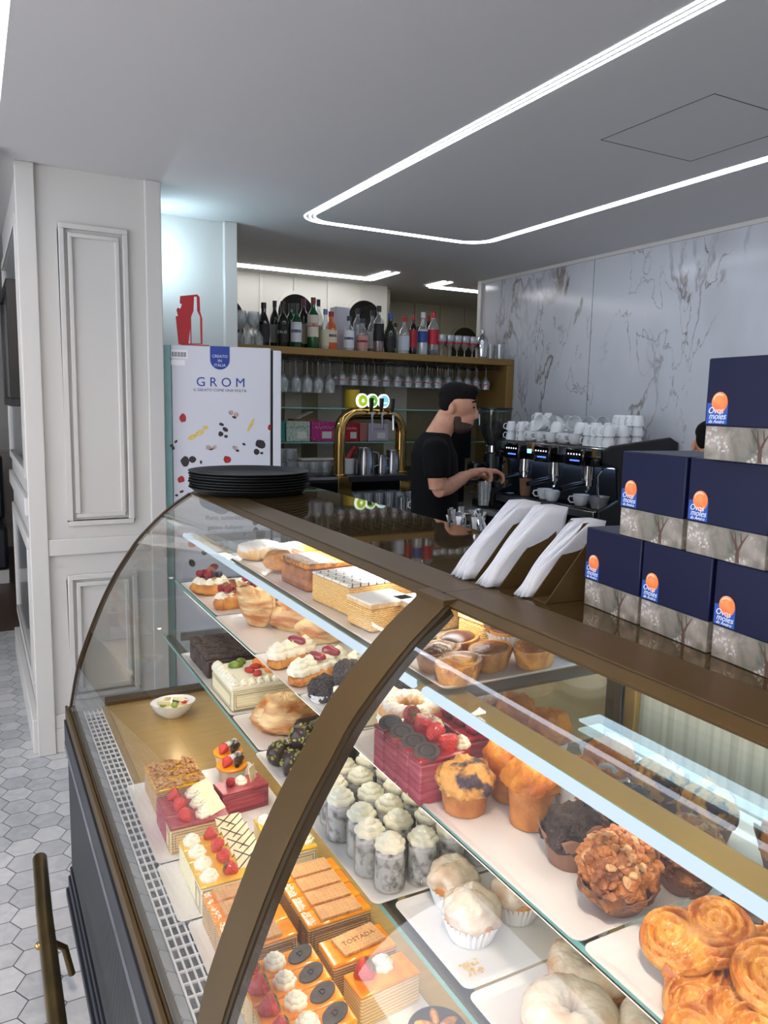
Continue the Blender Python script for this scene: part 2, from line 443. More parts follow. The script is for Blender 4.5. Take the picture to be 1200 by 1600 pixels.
# second column behind the gelato freezer
wallbox('wall_column', M['white_paint'], (0.86, 1.25, 4.2, 4.9, 0, CZ))
trim(MB().box(1.235, 1.305, 4.17, 4.9, 0, CZ)); trim(MB().box(0.84, 0.9, 4.18, 4.9, 0, CZ))
# bar back wall with panels and arched mirrors
def panel_wall(name, x0, x1, y, material, joints, arches):
    wallbox(name, M[material], (x0, x1, y, y + .1, 0, CZ))
    for x in joints:
        trim(MB().box(x - .012, x + .012, y - .012, y, 1.1, CZ), .003, material)
    for (cx, zt, r) in arches:
        zc = zt - r; pts = [(cx + (r + .025) * math.cos(a), zc + (r + .025) * math.sin(a)) for a in [PI * i / 24 for i in range(25)]]
        pts = [(cx + r + .025, 1.2)] + pts + [(cx - r - .025, 1.2)]
        for rr, th, mt, nm in ((r + .025, .02, material, 'arch'), (r, .024, 'arch_mirror', 'glass')):
            k = [(cx + rr, 1.2)] + [(cx + rr * math.cos(PI * i / 24), zc + rr * math.sin(PI * i / 24)) for i in range(25)] + [(cx - rr, 1.2)]
            mb = MB(); n = len(k)
            mb.add([(a, y - th, b) for a, b in k] + [(a, y, b) for a, b in k], [tuple(range(n)), tuple(reversed(range(n, 2 * n)))] + [(i, n + i, n + (i + 1) % n, (i + 1) % n) for i in range(n)])
            tn[0] += 1
            struct(mb.build('trim_%d' % tn[0], M[mt]))
tn[0] = 40
panel_wall('wall_bar', 1.1, 3.02, 5.66, 'panel_wall', (1.39, 1.66, 1.95, 2.22, 2.5, 2.79), ((1.66, 2.36, .15), (2.225, 2.42, .145), (2.81, 2.42, .145)))
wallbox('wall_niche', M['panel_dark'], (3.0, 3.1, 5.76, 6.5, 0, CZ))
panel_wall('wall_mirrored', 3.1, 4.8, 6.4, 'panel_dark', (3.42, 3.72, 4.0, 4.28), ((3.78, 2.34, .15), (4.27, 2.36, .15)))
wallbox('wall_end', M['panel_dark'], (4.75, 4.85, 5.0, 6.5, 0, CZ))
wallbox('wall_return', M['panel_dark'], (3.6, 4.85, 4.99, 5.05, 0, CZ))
# access hatch in the ceiling: hairline gap
hx0, hx1, hy0, hy1 = 2.02, 2.48, 1.72, 2.2
mb = MB(); g = .0025
for a in ((hx0, hx1, hy0, hy0 + g), (hx0, hx1, hy1 - g, hy1), (hx0, hx0 + g, hy0, hy1), (hx1 - g, hx1, hy0, hy1)):
    mb.box(a[0], a[1], a[2], a[3], CZ - .001, CZ + .002)
struct(mb.build('trim_70', M['seam'], smooth=False))

# ------------------------------------------------------------------ lamps of the room, and added fill lamps
def rrect(x0, x1, y0, y1, r, n=8):
    pts = []
    for (cx, cy, a0) in ((x1 - r, y1 - r, 0), (x0 + r, y1 - r, PI / 2), (x0 + r, y0 + r, PI), (x1 - r, y0 + r, 1.5 * PI)):
        for i in range(n + 1):
            a = a0 + PI / 2 * i / n; pts.append((cx + r * math.cos(a), cy + r * math.sin(a)))
    return pts
def band(pts, w, z0, z1, closed=True):
    mb = MB(); n = len(pts); rings = []
    for i in range(n):
        a = Vector(pts[(i - 1) % n]) if (closed or i > 0) else Vector(pts[0]); b = Vector(pts[(i + 1) % n]) if (closed or i < n - 1) else Vector(pts[-1])
        t = (b - a).normalized(); nn = Vector((-t.y, t.x)) * w / 2; p = Vector(pts[i])
        rings.append([(p.x + nn.x, p.y + nn.y, z0), (p.x - nn.x, p.y - nn.y, z0), (p.x - nn.x, p.y - nn.y, z1), (p.x + nn.x, p.y + nn.y, z1)])
    if closed: rings.append(rings[0])
    return mb.loft(rings, cap=not closed)
lp = thing('ceiling_light', 'glowing triple line of white light looping across the ceiling over the counter', 'light', (2.1, 2.2, CZ))
for i, d in enumerate((0.0, 0.021, 0.042)):
    o = band(rrect(1.545 + d, 2.715 - d, 0.3 + d, 3.93 - d, .16 - d * .5), .0095, CZ - .0012, CZ + .004).build('light_line', M['led'], lp, smooth=False)
    o.location = (-2.1, -2.2, -CZ)
def light_ell(label, a, b, c, w1, gap):
    t = thing('ceiling_light', label, 'light', (a[0], a[1], CZ))
    for d in (0, gap):
        o = band([(a[0], a[1] - d), (b[0] - d, b[1] - d)], w1, CZ - .006, CZ + .003, False).build('light_line', M['led_back'], t, smooth=False)
        o.location = (-a[0], -a[1], -CZ)
        o = band([(b[0] - d, b[1] - d - w1 / 2), (b[0] - d + (c[0] - b[0]), c[1])], w1, CZ - .006, CZ + .003, False).build('light_line', M['led_back'], t, smooth=False)
        o.location = (-a[0], -a[1], -CZ)
light_ell('white ceiling light lines above the arched bar mirrors, left of the corner', (0.95, 5.44), (2.76, 5.44), (2.76, 5.02), .028, .075)
light_ell('short white ceiling light lines in the dark corner beside the marble wall', (4.6, 5.42), (3.25, 5.42), (3.25, 5.16), .028, -.06)
# cove light along the raised ceiling on the customer side, and fill lamps added out of view over the customer side
o = bx('cove_light', M['cove'], (0.075, 0.127, -2.4, 3.3, CZ + .005, CZ + .2)); tag(o, 'bright white cove light strip along the raised ceiling edge, top left', 'light')
for i, (x, y) in enumerate(((-0.9, 0.6), (-0.9, -1.4), (-1.9, 2.6))):
    o = MB().cyl(.16, CZ + .25, CZ + .268).build('fill_lamp', M['lamp_fill']); tag(o, 'added round fill lamp over the customer side, out of view', 'light', 'added fill lamps over the customer side')
M['panel_fill'] = emat('panel_fill', (232, 238, 250), 2.6)
o = bx('glow_panel', M['panel_fill'], (-3.09, -3.05, -2.0, 4.0, 0.4, 2.3)); struct(o); o.name = 'fill_panel_1'  # unseen glowing panel added on the left wall to brighten the room
# small spot behind the pillar that throws the cold light on the second column
t = thing('wall_light', 'cold white lamp on the hidden side of the pillar near the ceiling', 'light', (0.80, 4.02, 2.32))
bx('lamp_body', M['black'], (-.02, 0, -.03, .03, -.03, .05), t)
bx('lamp_glass', M['lamp_down'], (0.0, .01, -.028, .028, -.02, .045), t)

# ------------------------------------------------------------------ far left: bench, picture
t = thing('bench', 'dark navy upholstered bench beyond the pillar, far left', 'bench', (-0.1, 7.6, 0))
bx('seat', M['navy_body'], (-.9, .33, -.35, .3, .12, .5), t, .03); bx('backrest', M['navy_body'], (-.9, .33, .12, .3, .5, 1.08), t, .03); bx('plinth', M['white_paint'], (-.9, .33, -.33, .3, 0.0, .12), t, .005)
t = thing('picture_frame', 'black framed picture hanging on the left face of the pillar', 'picture', (xf - .006, 4.1, 1.83))
mb = MB(); frame_x(mb, -.36, .36, -.27, .27, 0, .035, .05); mb.build('frame', M['black'], t, bevel=.003)
bx('backing', M['black'], (-.03, 0, -.34, .34, -.25, .25), t)
bx('picture_glass', M['grey_panel'], (-.034, -.03, -.33, .33, -.24, .24), t)

# ------------------------------------------------------------------ the display case
# section of the curved front: x, z from the rail up to the roof edge
ARC = [(.234, .640), (.256, .754), (.282, .835), (.329, .953), (.373, 1.042), (.419, 1.115), (.460, 1.170), (.543, 1.250), (.618, 1.3015)]
def arc_pts(n=28):
    # Catmull-Rom through ARC
    P = [ARC[0]] + ARC + [ARC[-1]]; out = []
    segs = len(ARC) - 1
    for i in range(n + 1):
        u = i / n * segs; k = min(int(u), segs - 1); t = u - k
        p0, p1, p2, p3 = P[k], P[k + 1], P[k + 2], P[k + 3]
        out.append(tuple(0.5 * (2 * p1[c] + (p2[c] - p0[c]) * t + (2 * p0[c] - 5 * p1[c] + 4 * p2[c] - p3[c]) * t * t + (3 * p1[c] - p0[c] - 3 * p2[c] + p3[c]) * t ** 3) for c in (0, 1)))
    return out
YE, YS, YN = 2.50, 0.957, -0.45          # far end, seam between the two bays, near end (behind the camera)
CT = 1.3125                             # counter height
DK, S1, S2, S3 = .6455, .865, 1.0365, 1.1837
F1, F2, F3 = .505, .548, .5865         # front edges of the three glass shelves
XB = 1.0
case = thing('display_case', 'long curved glass pastry display case in bronze frame with dark fluted base', 'display case', (0, 0, 0))
bx('base_panel', M['navy_body'], (.226, 1.02, YN, YE, .1, .597), case)
mb = MB()
n = int((YE - YN) / .012)
for i in range(n):
    y = YN + .012 * i; mb.box(.2195, .227, y, y + .008, .11, .50)
fl = mb.build('fluted_front', M['navy_flute'], case, smooth=False); fl['kind'] = 'stuff'
bx('top_band', M['navy_body'], (.2135, .227, YN, YE + .003, .527, .598), case, .002)
bx('trim_strip', M['grey_stripe'], (.2125, .227, YN, YE + .003, .503, .527), case)
bx('kick_board', M['navy_body'], (.222, 1.0, YN, YE, .0, .1), case)
mb = MB().box(.200, .224, YN, YE, 0.0, .03).box(.208, .224, YN, YE, .03, .07).box(.214, .224, YN, YE, .07, .1)
mb.build('plinth_moulding', M['navy_body'], case, bevel=.003)
mb = MB().box(.2185, .2265, YN, YE + .006, .598, .642).box(.2285, .2345, YN, YE + .006, .598, .6385)
mb.build('bottom_rail', M['bronze'], case, bevel=.002)
bx('glass_channel', M['black'], (.2265, .2285, YN, YE, .598, .63), case)
bx('gutter', M['grey_panel'], (.2345, .262, YN, YE - .05, .60, DK - .006), case)
bx('deck', M['gold_deck'], (.335, XB, YN, YE - .06, .60, DK), case, .002)
bx('deck_lip', M['bronze'], (.335, XB, YE - .06, YE - .012, .60, DK + .012), case, .002)
mb = MB()
gy0, gy1 = YN, YE - .075
for k in range(5): mb.box(.2635 + k * .0128, .2665 + k * .0128, gy0, gy1, DK - .006, DK - .001)
y = gy0
while y < gy1: mb.box(.2635, .3177, y, y + .0035, DK - .0055, DK - .0012); y += .031
gr = mb.build('air_grille', M['tray_white'], case, smooth=False); gr['kind'] = 'stuff'
bx('grille_frame', M['gold'], (.318, .335, YN, YE - .06, .60, DK - .001), case)
bx('grille_well', M['seam'], (.262, .318, YN, YE - .07, .595, DK - .03), case)
AP = arc_pts()
def curved_pane(y0, y1):
    mb = MB(); n = len(AP)
    return mb.add([(x, y0, z) for x, z in AP] + [(x, y1, z) for x, z in AP], [(i, i + 1, n + i + 1, n + i) for i in range(n - 1)])
curved_pane(YN, YS - .034).build('front_glass', M['case_glass'], case, sharp=80)
curved_pane(YS + .034, YE).build('front_glass', M['case_glass'], case, sharp=80)
def arc_rib(y0, y1, out, inn, name, material, lean=0.0):
    rings = []
    n = len(AP)
    for i, (x, z) in enumerate(AP):
        a = Vector(AP[max(i - 1, 0)]); b = Vector(AP[min(i + 1, n - 1)]); t = (b - a).normalized(); nn = Vector((-t.y, t.x))
        o = Vector((x, z)) + nn * out; q = Vector((x, z)) - nn * inn
        dy = lean * max(0, (i / (n - 1) - .45) / .55) ** 2
        rings.append([(o.x, y0 + dy, o.y), (o.x, y1 + dy, o.y), (q.x, y1 + dy, q.y), (q.x, y0 + dy, q.y)])
    return MB().loft(rings).build(name, material, case, sharp=50)
arc_rib(YS - .046, YS + .033, .004, .012, 'mullion', M['bronze'], .036)
arc_rib(YS - .056, YS - .046, .002, .014, 'gasket', M['bronze_dark'], .036)
arc_rib(YE - .014, YE + .002, .003, .010, 'end_trim', M['bronze_dark'])
mb = MB(); poly = AP + [(1.03, 1.303), (1.03, .61), (.234, .61)]
mb.add([(x, YE - .006, z) for x, z in poly], [tuple(range(len(poly)))]).build('end_glass', M['end_pane'], case, smooth=False)
# roof: broad bronze beam, then the bronze lip that holds the glass
bx('roof_beam', M['bronze'], (.639, .721, YN, YE, 1.303, CT), case, .0015)
bx('roof_seam', M['bronze_dark'], (.6375, .7205, YS + .03, YS + .032, 1.3, CT + .0003), case)
mb = MB(); mb.loft([[(.620, y, 1.3035), (.638, y, 1.3105), (.638, y, 1.303), (.621, y, 1.2995)] for y in (YN, YS - .01)])
mb.build('glass_lip', M['bronze'], case)
mb = MB(); mb.loft([[(.620, y, 1.3035), (.638, y, 1.3105), (.638, y, 1.303), (.621, y, 1.2995)] for y in (YS + .065, YE)])
mb.build('glass_lip', M['bronze'], case)
bx('groove', M['bronze_dark'], (.6375, .6395, YN, YE, 1.303, 1.3115), case)
bx('counter_top', M['counter_top'], (.721, 1.045, YN, YE + .02, 1.285, CT - .0005), case, .001)
bx('counter_soffit', M['bronze'], (.70, 1.0, YN, YE - .01, 1.27, 1.3), case)
bx('mullion_head', M['bronze'], (.612, .6385, YS - .01, YS + .071, 1.297, 1.3112), case)
bx('roof_light', M['led_roof'], (.702, .73, .99, YE - .03, 1.2665, 1.27), case)
bx('roof_light', M['led_rear'], (.85, .895, YN, .9, 1.2665, 1.27), case)
# rear: sliding mirror-bronze doors with gold stiles
M['rear_mirror'] = mat('rear_mirror', (186, 170, 132), 0.2, 0.15)
M['rear_grey'] = mat('rear_grey', (212, 212, 204), 0.25, 0.0, col2=(166, 166, 160), scale=1.0, stretch=(1, 60, 0.1))
for i, (y0, y1) in enumerate(((YN, .60), (.60, .94), (.94, 1.6), (1.6, YE - .012))):
    bx('rear_door', M['rear_grey'] if i == 1 else M['rear_mirror'], (XB, XB + .012, y0 + .004, y1 - .004, .61, 1.285), case)
    bx('door_stile', M['gold'], (XB - .014, XB, y1 - (.075 if i == 2 else .03), y1 - .004, .61, 1.285), case, .002)
    bx('door_stile', M['steel'], (XB - .012, XB, y0 + .004, y0 + .016, .61, 1.285), case, .002)
def shelf(z, xf0, y0, y1, tube):
    s = bx('glass_shelf', M['shelf_glass'], (xf0, XB - .016, y0, y1, z - .008, z), case)
    e = bx('front_edge', M['glass_edge'], (xf0 - .001, xf0, y0, y1, z - .008, z), s)
    r = bx('shelf_rail', M['rail_gold'] if tube else M['bronze'], (xf0 + .012, xf0 + (.056 if tube else .034), y0, y1, z - .026, z - .0085), s, .002)
    l = bx('hidden_lamp', M['led_low'] if z == S1 else M['led_case'], (xf0 + (.040 if tube else .022), xf0 + (.054 if tube else .032), y0 + .02, y1 - .02, z - (.040 if tube else .036), z - .0265), s)
    if tube:
        bx('rear_rail', M['rail_gold'], (XB - .045, XB - .018, y0, y1, z - .026, z - .0085), s, .002); bx('hidden_lamp', M['led_case'], (XB - .042, XB - .022, y0 + .02, y1 - .02, z - .030, z - .0265), s)  # rear lamp added out of sight to brighten the back row below
        mb = MB().at(xf0 - .006, 0, z - .006); mb.tube([(0, y0 + .005, 0), (0, y1 - .005, 0)], .0075, 12)
        mb.build('light_tube', M['led_tube'], s)
for y0, y1 in ((YN, YS - .012), (YS + .012, YE - .08)):
    shelf(S1, F1, y0, y1, False); shelf(S2, F2, y0, y1, False); shelf(S3, F3, y0, y1, True)
for y in (YN + .1, YS - .004, YE - .072):
    for (z, xf0) in ((S1, F1), (S2, F2), (S3, F3)):
        bx('shelf_bracket', M['bronze_dark'], (xf0 + .06, XB, y - .006, y + .006, z - .035, z - .009), case, .002)
    bx('shelf_post', M['bronze'], (XB - .03, XB - .014, y - .01, y + .01, .645, 1.27), case)

# foot rail of old brass in front of the case
t = thing('foot_rail', 'old brass tubular foot rail with round end beside the dark case base', 'rail', (.12, 1.2, .22))
mb = MB().tube([(.001, 1.18, 0), (-.008, .9, 0), (-.013, .53, 0), (-.03, -.8, 0)], .0205, 20); mb.build('tube', M['old_brass'], t)
mb = MB().at(.001, 1.18, 0); mb.ball(.0206, .006, .0206).build('end_cap', M['old_brass'], t)
mb = MB().at(-.03, .78, -.004); mb.ball(.010, .010, .010).build('screw_knob', M['brass'], t)
for y in (.78, -.3):
    mb = MB().at(-.005, y, 0); mb.tube([(0, 0, 0), (.035, 0, -.03), (.05, 0, -.11)], .009, 10).build('bracket', M['old_brass'], t)
# ------------------------------------------------------------------ pastry materials
def layered(name, a, b, scale, rough=0.75, dist=1.5, bump=0.07):
    m, nt, bs = newmat(name)
    tc = nt.nodes.new('ShaderNodeTexCoord'); wv = nt.nodes.new('ShaderNodeTexWave'); wv.bands_direction = 'Z'
    wv.inputs['Scale'].default_value = scale; wv.inputs['Distortion'].default_value = dist; wv.inputs['Detail'].default_value = 3; wv.inputs['Detail Scale'].default_value = 3
    nt.links.new(tc.outputs['Object'], wv.inputs['Vector'])
    r = nt.nodes.new('ShaderNodeValToRGB'); r.color_ramp.elements[0].position = .3; r.color_ramp.elements[1].position = .7
    r.color_ramp.elements[0].color = lin(a); r.color_ramp.elements[1].color = lin(b)
    nt.links.new(wv.outputs['Fac'], r.inputs[0]); nt.links.new(r.outputs[0], bs.inputs['Base Color'])
    bs.inputs['Roughness'].default_value = rough
    if bump:
        bp = nt.nodes.new('ShaderNodeBump'); bp.inputs['Strength'].default_value = bump; bp.inputs['Distance'].default_value = .003
        nt.links.new(wv.outputs['Fac'], bp.inputs['Height']); nt.links.new(bp.outputs[0], bs.inputs['Normal'])
    return m
def dusted(name, a, b, sugar=(240, 236, 230), lo=.42, hi=.6, scale=120, noise2=25):
    """baked surface with icing sugar that lies on the faces that look up"""
    m, nt, bs = newmat(name)
    tc = nt.nodes.new('ShaderNodeTexCoord'); g = nt.nodes.new('ShaderNodeNewGeometry'); s = nt.nodes.new('ShaderNodeSeparateXYZ')
    nt.links.new(g.outputs['Normal'], s.inputs[0])
    n = nt.nodes.new('ShaderNodeTexNoise'); n.inputs['Scale'].default_value = scale; n.inputs['Detail'].default_value = 6
    nt.links.new(tc.outputs['Object'], n.inputs['Vector'])
    n2 = nt.nodes.new('ShaderNodeTexNoise'); n2.inputs['Scale'].default_value = noise2; nt.links.new(tc.outputs['Object'], n2.inputs['Vector'])
    f = nmath(nt, 'ADD', nmath(nt, 'MULTIPLY', s.outputs[2], .3), nmath(nt, 'MULTIPLY', n.outputs['Fac'], .6))
    r = nt.nodes.new('ShaderNodeValToRGB'); r.color_ramp.elements[0].position = lo; r.color_ramp.elements[1].position = hi
    nt.links.new(f, r.inputs[0])
    r2 = nt.nodes.new('ShaderNodeValToRGB'); r2.color_ramp.elements[0].color = lin(a); r2.color_ramp.elements[1].color = lin(b)
    r2.color_ramp.elements[0].position = .35; r2.color_ramp.elements[1].position = .65
    nt.links.new(n2.outputs['Fac'], r2.inputs[0])
    mx = nt.nodes.new('ShaderNodeMix'); mx.data_type = 'RGBA'
    nt.links.new(r.outputs[0], mx.inputs[0]); nt.links.new(r2.outputs[0], mx.inputs[6]); mx.inputs[7].default_value = lin(sugar)
    nt.links.new(mx.outputs[2], bs.inputs['Base Color']); bs.inputs['Roughness'].default_value = .8
    return m
def feathered(name):
    """white icing with dark chocolate lines feathered across it"""
    m, nt, bs = newmat(name)
    tc = nt.nodes.new('ShaderNodeTexCoord'); s = nt.nodes.new('ShaderNodeSeparateXYZ'); nt.links.new(tc.outputs['Object'], s.inputs[0])
    zig = nmath(nt, 'PINGPONG', s.outputs[1], .016)
    u = nmath(nt, 'ADD', s.outputs[0], nmath(nt, 'MULTIPLY', zig, .7))
    p = nmath(nt, 'PINGPONG', nmath(nt, 'ADD', u, 5.0), .0095)
    k = nmath(nt, 'LESS_THAN', p, .0017)
    k2 = nmath(nt, 'LESS_THAN', nmath(nt, 'PINGPONG', nmath(nt, 'ADD', s.outputs[1], 5.0), .016), .0010)
    k = nmath(nt, 'MAXIMUM', k, k2)
    mx = nt.nodes.new('ShaderNodeMix'); mx.data_type = 'RGBA'; nt.links.new(k, mx.inputs[0])
    mx.inputs[6].default_value = lin((244, 238, 228)); mx.inputs[7].default_value = lin((70, 44, 34))
    nt.links.new(mx.outputs[2], bs.inputs['Base Color']); bs.inputs['Roughness'].default_value = .4
    return m
C_ = {}
C_['sponge'] = layered('sponge', (222, 178, 108), (242, 222, 180), 55)
C_['sponge_pink'] = mat('sponge_pink', (160, 52, 70), .6, col2=(196, 104, 116), scale=14, stretch=(1, 1, 9), bump=.15, bscale=90, lo=.45, hi=.7)
C_['sponge_caramel'] = layered('sponge_caramel', (150, 106, 66), (222, 190, 146), 70)
C_['sponge_cream'] = layered('sponge_cream', (238, 224, 176), (246, 236, 206), 45)
C_['puff_side'] = layered('puff_side', (206, 146, 60), (244, 206, 134), 80, dist=6, bump=.3)
C_['glaze_orange'] = mat('glaze_orange', (252, 166, 12), .12, col2=(240, 138, 2), scale=40, coat=.6)
C_['glaze_yellow'] = mat('glaze_yellow', (246, 198, 60), .18, col2=(240, 178, 30), scale=30, coat=.5)
C_['glaze_red'] = mat('glaze_red', (168, 36, 46), .14, col2=(128, 22, 34), scale=60, coat=.6)
C_['glaze_pink'] = mat('glaze_pink', (182, 86, 92), .3, col2=(150, 58, 66), scale=90)
C_['cream'] = mat('cream', (250, 244, 222), .5, sss=.15)
C_['cream_green'] = mat('cream_green', (232, 232, 200), .5)
C_['strawberry'] = mat('strawberry', (198, 28, 30), .2, col2=(222, 60, 44), scale=50, bump=.5, bscale=320, coat=.4)
C_['leaf'] = mat('leaf', (92, 130, 48), .5, col2=(60, 100, 36), scale=80)
C_['raspberry'] = mat('raspberry', (178, 22, 46), .3, col2=(142, 12, 34), scale=100, bump=.6, bscale=260)
C_['blueberry'] = mat('blueberry', (44, 34, 58), .45, col2=(66, 52, 80), scale=60)
C_['choc'] = mat('choc', (58, 36, 28), .35, col2=(44, 26, 20), scale=40)
C_['choc_rough'] = mat('choc_rough', (112, 90, 80), .7, col2=(42, 30, 27), scale=180, bump=.8, bscale=240)
C_['choc_grey'] = mat('choc_grey', (88, 78, 72), .45, col2=(70, 60, 56), scale=60)
C_['coco_choc'] = mat('coco_choc', (48, 36, 34), .7, col2=(120, 108, 104), scale=260, bump=.7, bscale=200, lo=.5, hi=.75)
C_['choc_dust'] = mat('choc_dust', (58, 48, 46), .85, col2=(212, 210, 210), scale=60, bump=.4, bscale=150, lo=.36, hi=.54)
C_['white_choc'] = mat('white_choc', (238, 222, 184), .35)
C_['biscuit'] = mat('biscuit', (216, 166, 112), .7, col2=(202, 148, 94), scale=60, bump=.15, bscale=150)
C_['biscuit_dark'] = mat('biscuit_dark', (140, 88, 50), .8)
C_['nuts'] = mat('nuts', (214, 166, 114), .5, col2=(176, 122, 72), scale=120, bump=.3, bscale=160)
C_['bake'] = mat('bake', (230, 164, 74), .5, col2=(182, 102, 36), scale=30, bump=.4, bscale=70)
C_['bake_gloss'] = mat('bake_gloss', (232, 166, 66), .3, col2=(186, 104, 34), scale=34, bump=.5, bscale=120, coat=.25)
C_['bake_dark'] = mat('bake_dark', (190, 118, 52), .4, col2=(128, 66, 28), scale=24, bump=.5, bscale=80)
C_['flaky'] = mat('flaky', (186, 112, 50), .4, col2=(240, 208, 152), scale=13, stretch=(1, 1, 3.5), bump=.5, bscale=28, lo=.38, hi=.62, coat=.15)
C_['muffin_gold'] = mat('muffin_gold', (236, 148, 38), .5, col2=(184, 92, 20), scale=30, bump=.5, bscale=90)
C_['muffin_side'] = mat('muffin_side', (204, 132, 62), .6, col2=(178, 102, 42), scale=40, bump=.3, bscale=120)
C_['muffin_berry'] = mat('muffin_berry', (222, 160, 78), .55, col2=(62, 44, 58), scale=34, bump=.5, bscale=80, lo=.5, hi=.6)
C_['muffin_choc'] = mat('muffin_choc', (66, 46, 38), .65, col2=(44, 30, 26), scale=70, bump=.9, bscale=110)
C_['muffin_nut'] = mat('muffin_nut', (184, 112, 50), .5, col2=(108, 58, 26), scale=50, bump=.9, bscale=90)
C_['paper_brown'] = mat('paper_brown', (140, 98, 76), .8, col2=(126, 86, 66), scale=20)
C_['paper_lace'] = M['paper_white']
C_['icing'] = mat('icing', (232, 218, 198), .25, col2=(206, 164, 120), scale=30, bump=.4, bscale=55, coat=.4, lo=.42, hi=.72)
C_['sugar_bake'] = dusted('sugar_bake', (214, 150, 74), (236, 190, 120))
C_['sugar_white'] = dusted('sugar_white', (224, 172, 100), (240, 206, 150), lo=.3, hi=.5)
C_['tart_top'] = mat('tart_top', (116, 66, 46), .3, col2=(88, 46, 32), scale=30)
C_['feather'] = feathered('feather_icing')
C_['pistachio'] = mat('pistachio', (170, 168, 84), .7, col2=(110, 120, 60), scale=150)
C_['orange_fruit'] = mat('orange_fruit', (244, 150, 24), .25, col2=(236, 120, 10), scale=60, coat=.4)
C_['kiwi'] = mat('kiwi', (140, 160, 60), .3, col2=(96, 128, 40), scale=80)
C_['apple'] = mat('apple', (244, 232, 188), .4)
C_['grape'] = mat('grape', (150, 170, 60), .25)
C_['custard'] = mat('custard', (246, 206, 96), .35, col2=(232, 170, 50), scale=50, bump=.3, bscale=60)
C_['caramel_nut'] = mat('caramel_nut', (240, 158, 24), .2, col2=(140, 74, 18), scale=60, bump=.6, bscale=110, coat=.5)
C_['film'] = glass('film', (250, 250, 248), 1.45, body=.08, bodycol=(240, 240, 240))
C_['ink'] = mat('ink', (60, 50, 44), .6)

# ------------------------------------------------------------------ pastry builders (all parented to the thing, local origin at its base)
def m_rosette(mb, r, h, x=0, y=0, z=0):
    mb.at(x, y, z, rz=random.random() * 6)
    prof = [(.0001, 0), (r * .92, 0), (r, h * .18), (r * .94, h * .36), (r * .72, h * .42), (r * .76, h * .52), (r * .68, h * .66), (r * .42, h * .72), (r * .42, h * .80), (r * .26, h * .9), (.0001, h * 1.02)]
    mb.lathe(prof, 40, lobes=8, amp=.075, twist=3.2, cap=False)
    return mb
def rosette(p, r, h, x, y, z, m='cream', name='cream_rosette'):
    return m_rosette(MB(), r, h, x, y, z).build(name, C_[m], p, sharp=60)
def strawberry(p, r, x, y, z, rx=.5, rz=0, leaf=True, name='strawberry'):
    mb = MB().at(x, y, z + r * .75, rz=rz, rx=rx)
    mb.lathe([(.0001, -1.25 * r), (.35 * r, -1.1 * r), (.75 * r, -.45 * r), (.95 * r, .2 * r), (.8 * r, .6 * r), (.35 * r, .72 * r), (.0001, .66 * r)], 18, cap=False)
    s = mb.build(name, C_['strawberry'], p)
    if leaf:
        mb = MB().at(x, y, z + r * .75, rz=rz, rx=rx)
        for i in range(6):
            a = i * PI / 3; c, q = math.cos(a), math.sin(a)
            mb.add([(0, 0, .72 * r), (.45 * r * c - .15 * r * q, .45 * r * q + .15 * r * c, .78 * r), (.95 * r * c, .95 * r * q, .62 * r), (.45 * r * c + .15 * r * q, .45 * r * q - .15 * r * c, .78 * r)], [(0, 1, 2, 3)])
        mb.build('leaf', C_['leaf'], s, smooth=False)
    return s
def berry(p, r, x, y, z, m='raspberry', name='raspberry'):
    def f(d): return 1 + .09 * math.cos(9 * math.atan2(d.y, d.x)) * math.cos(8 * d.z) if m == 'raspberry' else 1
    return MB().at(x, y, z + r * .8).ball(r, r, r, 9, f).build(name, C_[m], p, sharp=80)
def lump(p, name, m, x, y, z, rx, ry, rz, amp=.15, f=30, seed=0.0, n=14, rot=0.0, flatten=.3):
    def fn(d):
        k = 1 + amp * nz((d.x * rx, d.y * ry, d.z * rz), f, seed) + amp * .5 * nz((d.x * rx, d.y * ry, d.z * rz), f * 2.3, seed + 3)
        return k
    mb = MB().at(0, 0, 0).ball(rx, ry, rz, n, fn)
    for v in mb.v:
        if v.z < -rz * flatten: v.z = -rz * flatten
    mt = Matrix.Translation((x, y, z + rz * flatten)) @ Matrix.Rotation(rot, 4, 'Z')
    mb.v = [mt @ v for v in mb.v]
    return mb.build(name, C_[m] if m in C_ else M[m], p, sharp=70)
def rbox(p, name, m, x0, x1, y0, y1, z0, z1, bevel=.003):
    return bx(name, C_[m] if m in C_ else M[m], (x0, x1, y0, y1, z0, z1), p, bevel)
def film_wrap(p, L, W, H, z=0):
    """printed clear collar round a slice: two nested line frames on the sides"""
    mb = MB()
    for (sx, a) in ((0, 'x'), (1, 'y')):
        pass
    for k, ins in enumerate((.004, .010)):
        for sgn in (-1,):
            x = sgn * (L / 2 + .0008)
            for (y0, y1, z0, z1) in ((-W / 2 + ins, W / 2 - ins, z + ins, z + ins + .0008), (-W / 2 + ins, -W / 2 + ins + .0008, z + ins, z + H - ins), (W / 2 - ins - .0008, W / 2 - ins, z + ins, z + H - ins), (-W / 2 + ins, W / 2 - ins, z + H - ins, z + H - ins + .0008)):
                mb.box(x - .0003, x, y0, y1, z0, z1)
            y = -W / 2 - .0008
            for (x0, x1, z0, z1) in ((-L / 2 + ins, L / 2 - ins, z + ins, z + ins + .0008), (-L / 2 + ins, -L / 2 + ins + .0008, z + ins, z + H - ins), (L / 2 - ins - .0008, L / 2 - ins, z + ins, z + H - ins), (-L / 2 + ins, L / 2 - ins, z + H - ins, z + H - ins + .0008)):
                mb.box(x0, x1, y - .0003, y, z0, z1)
    return mb.build('printed_wrapper', C_['ink'], p, smooth=False)
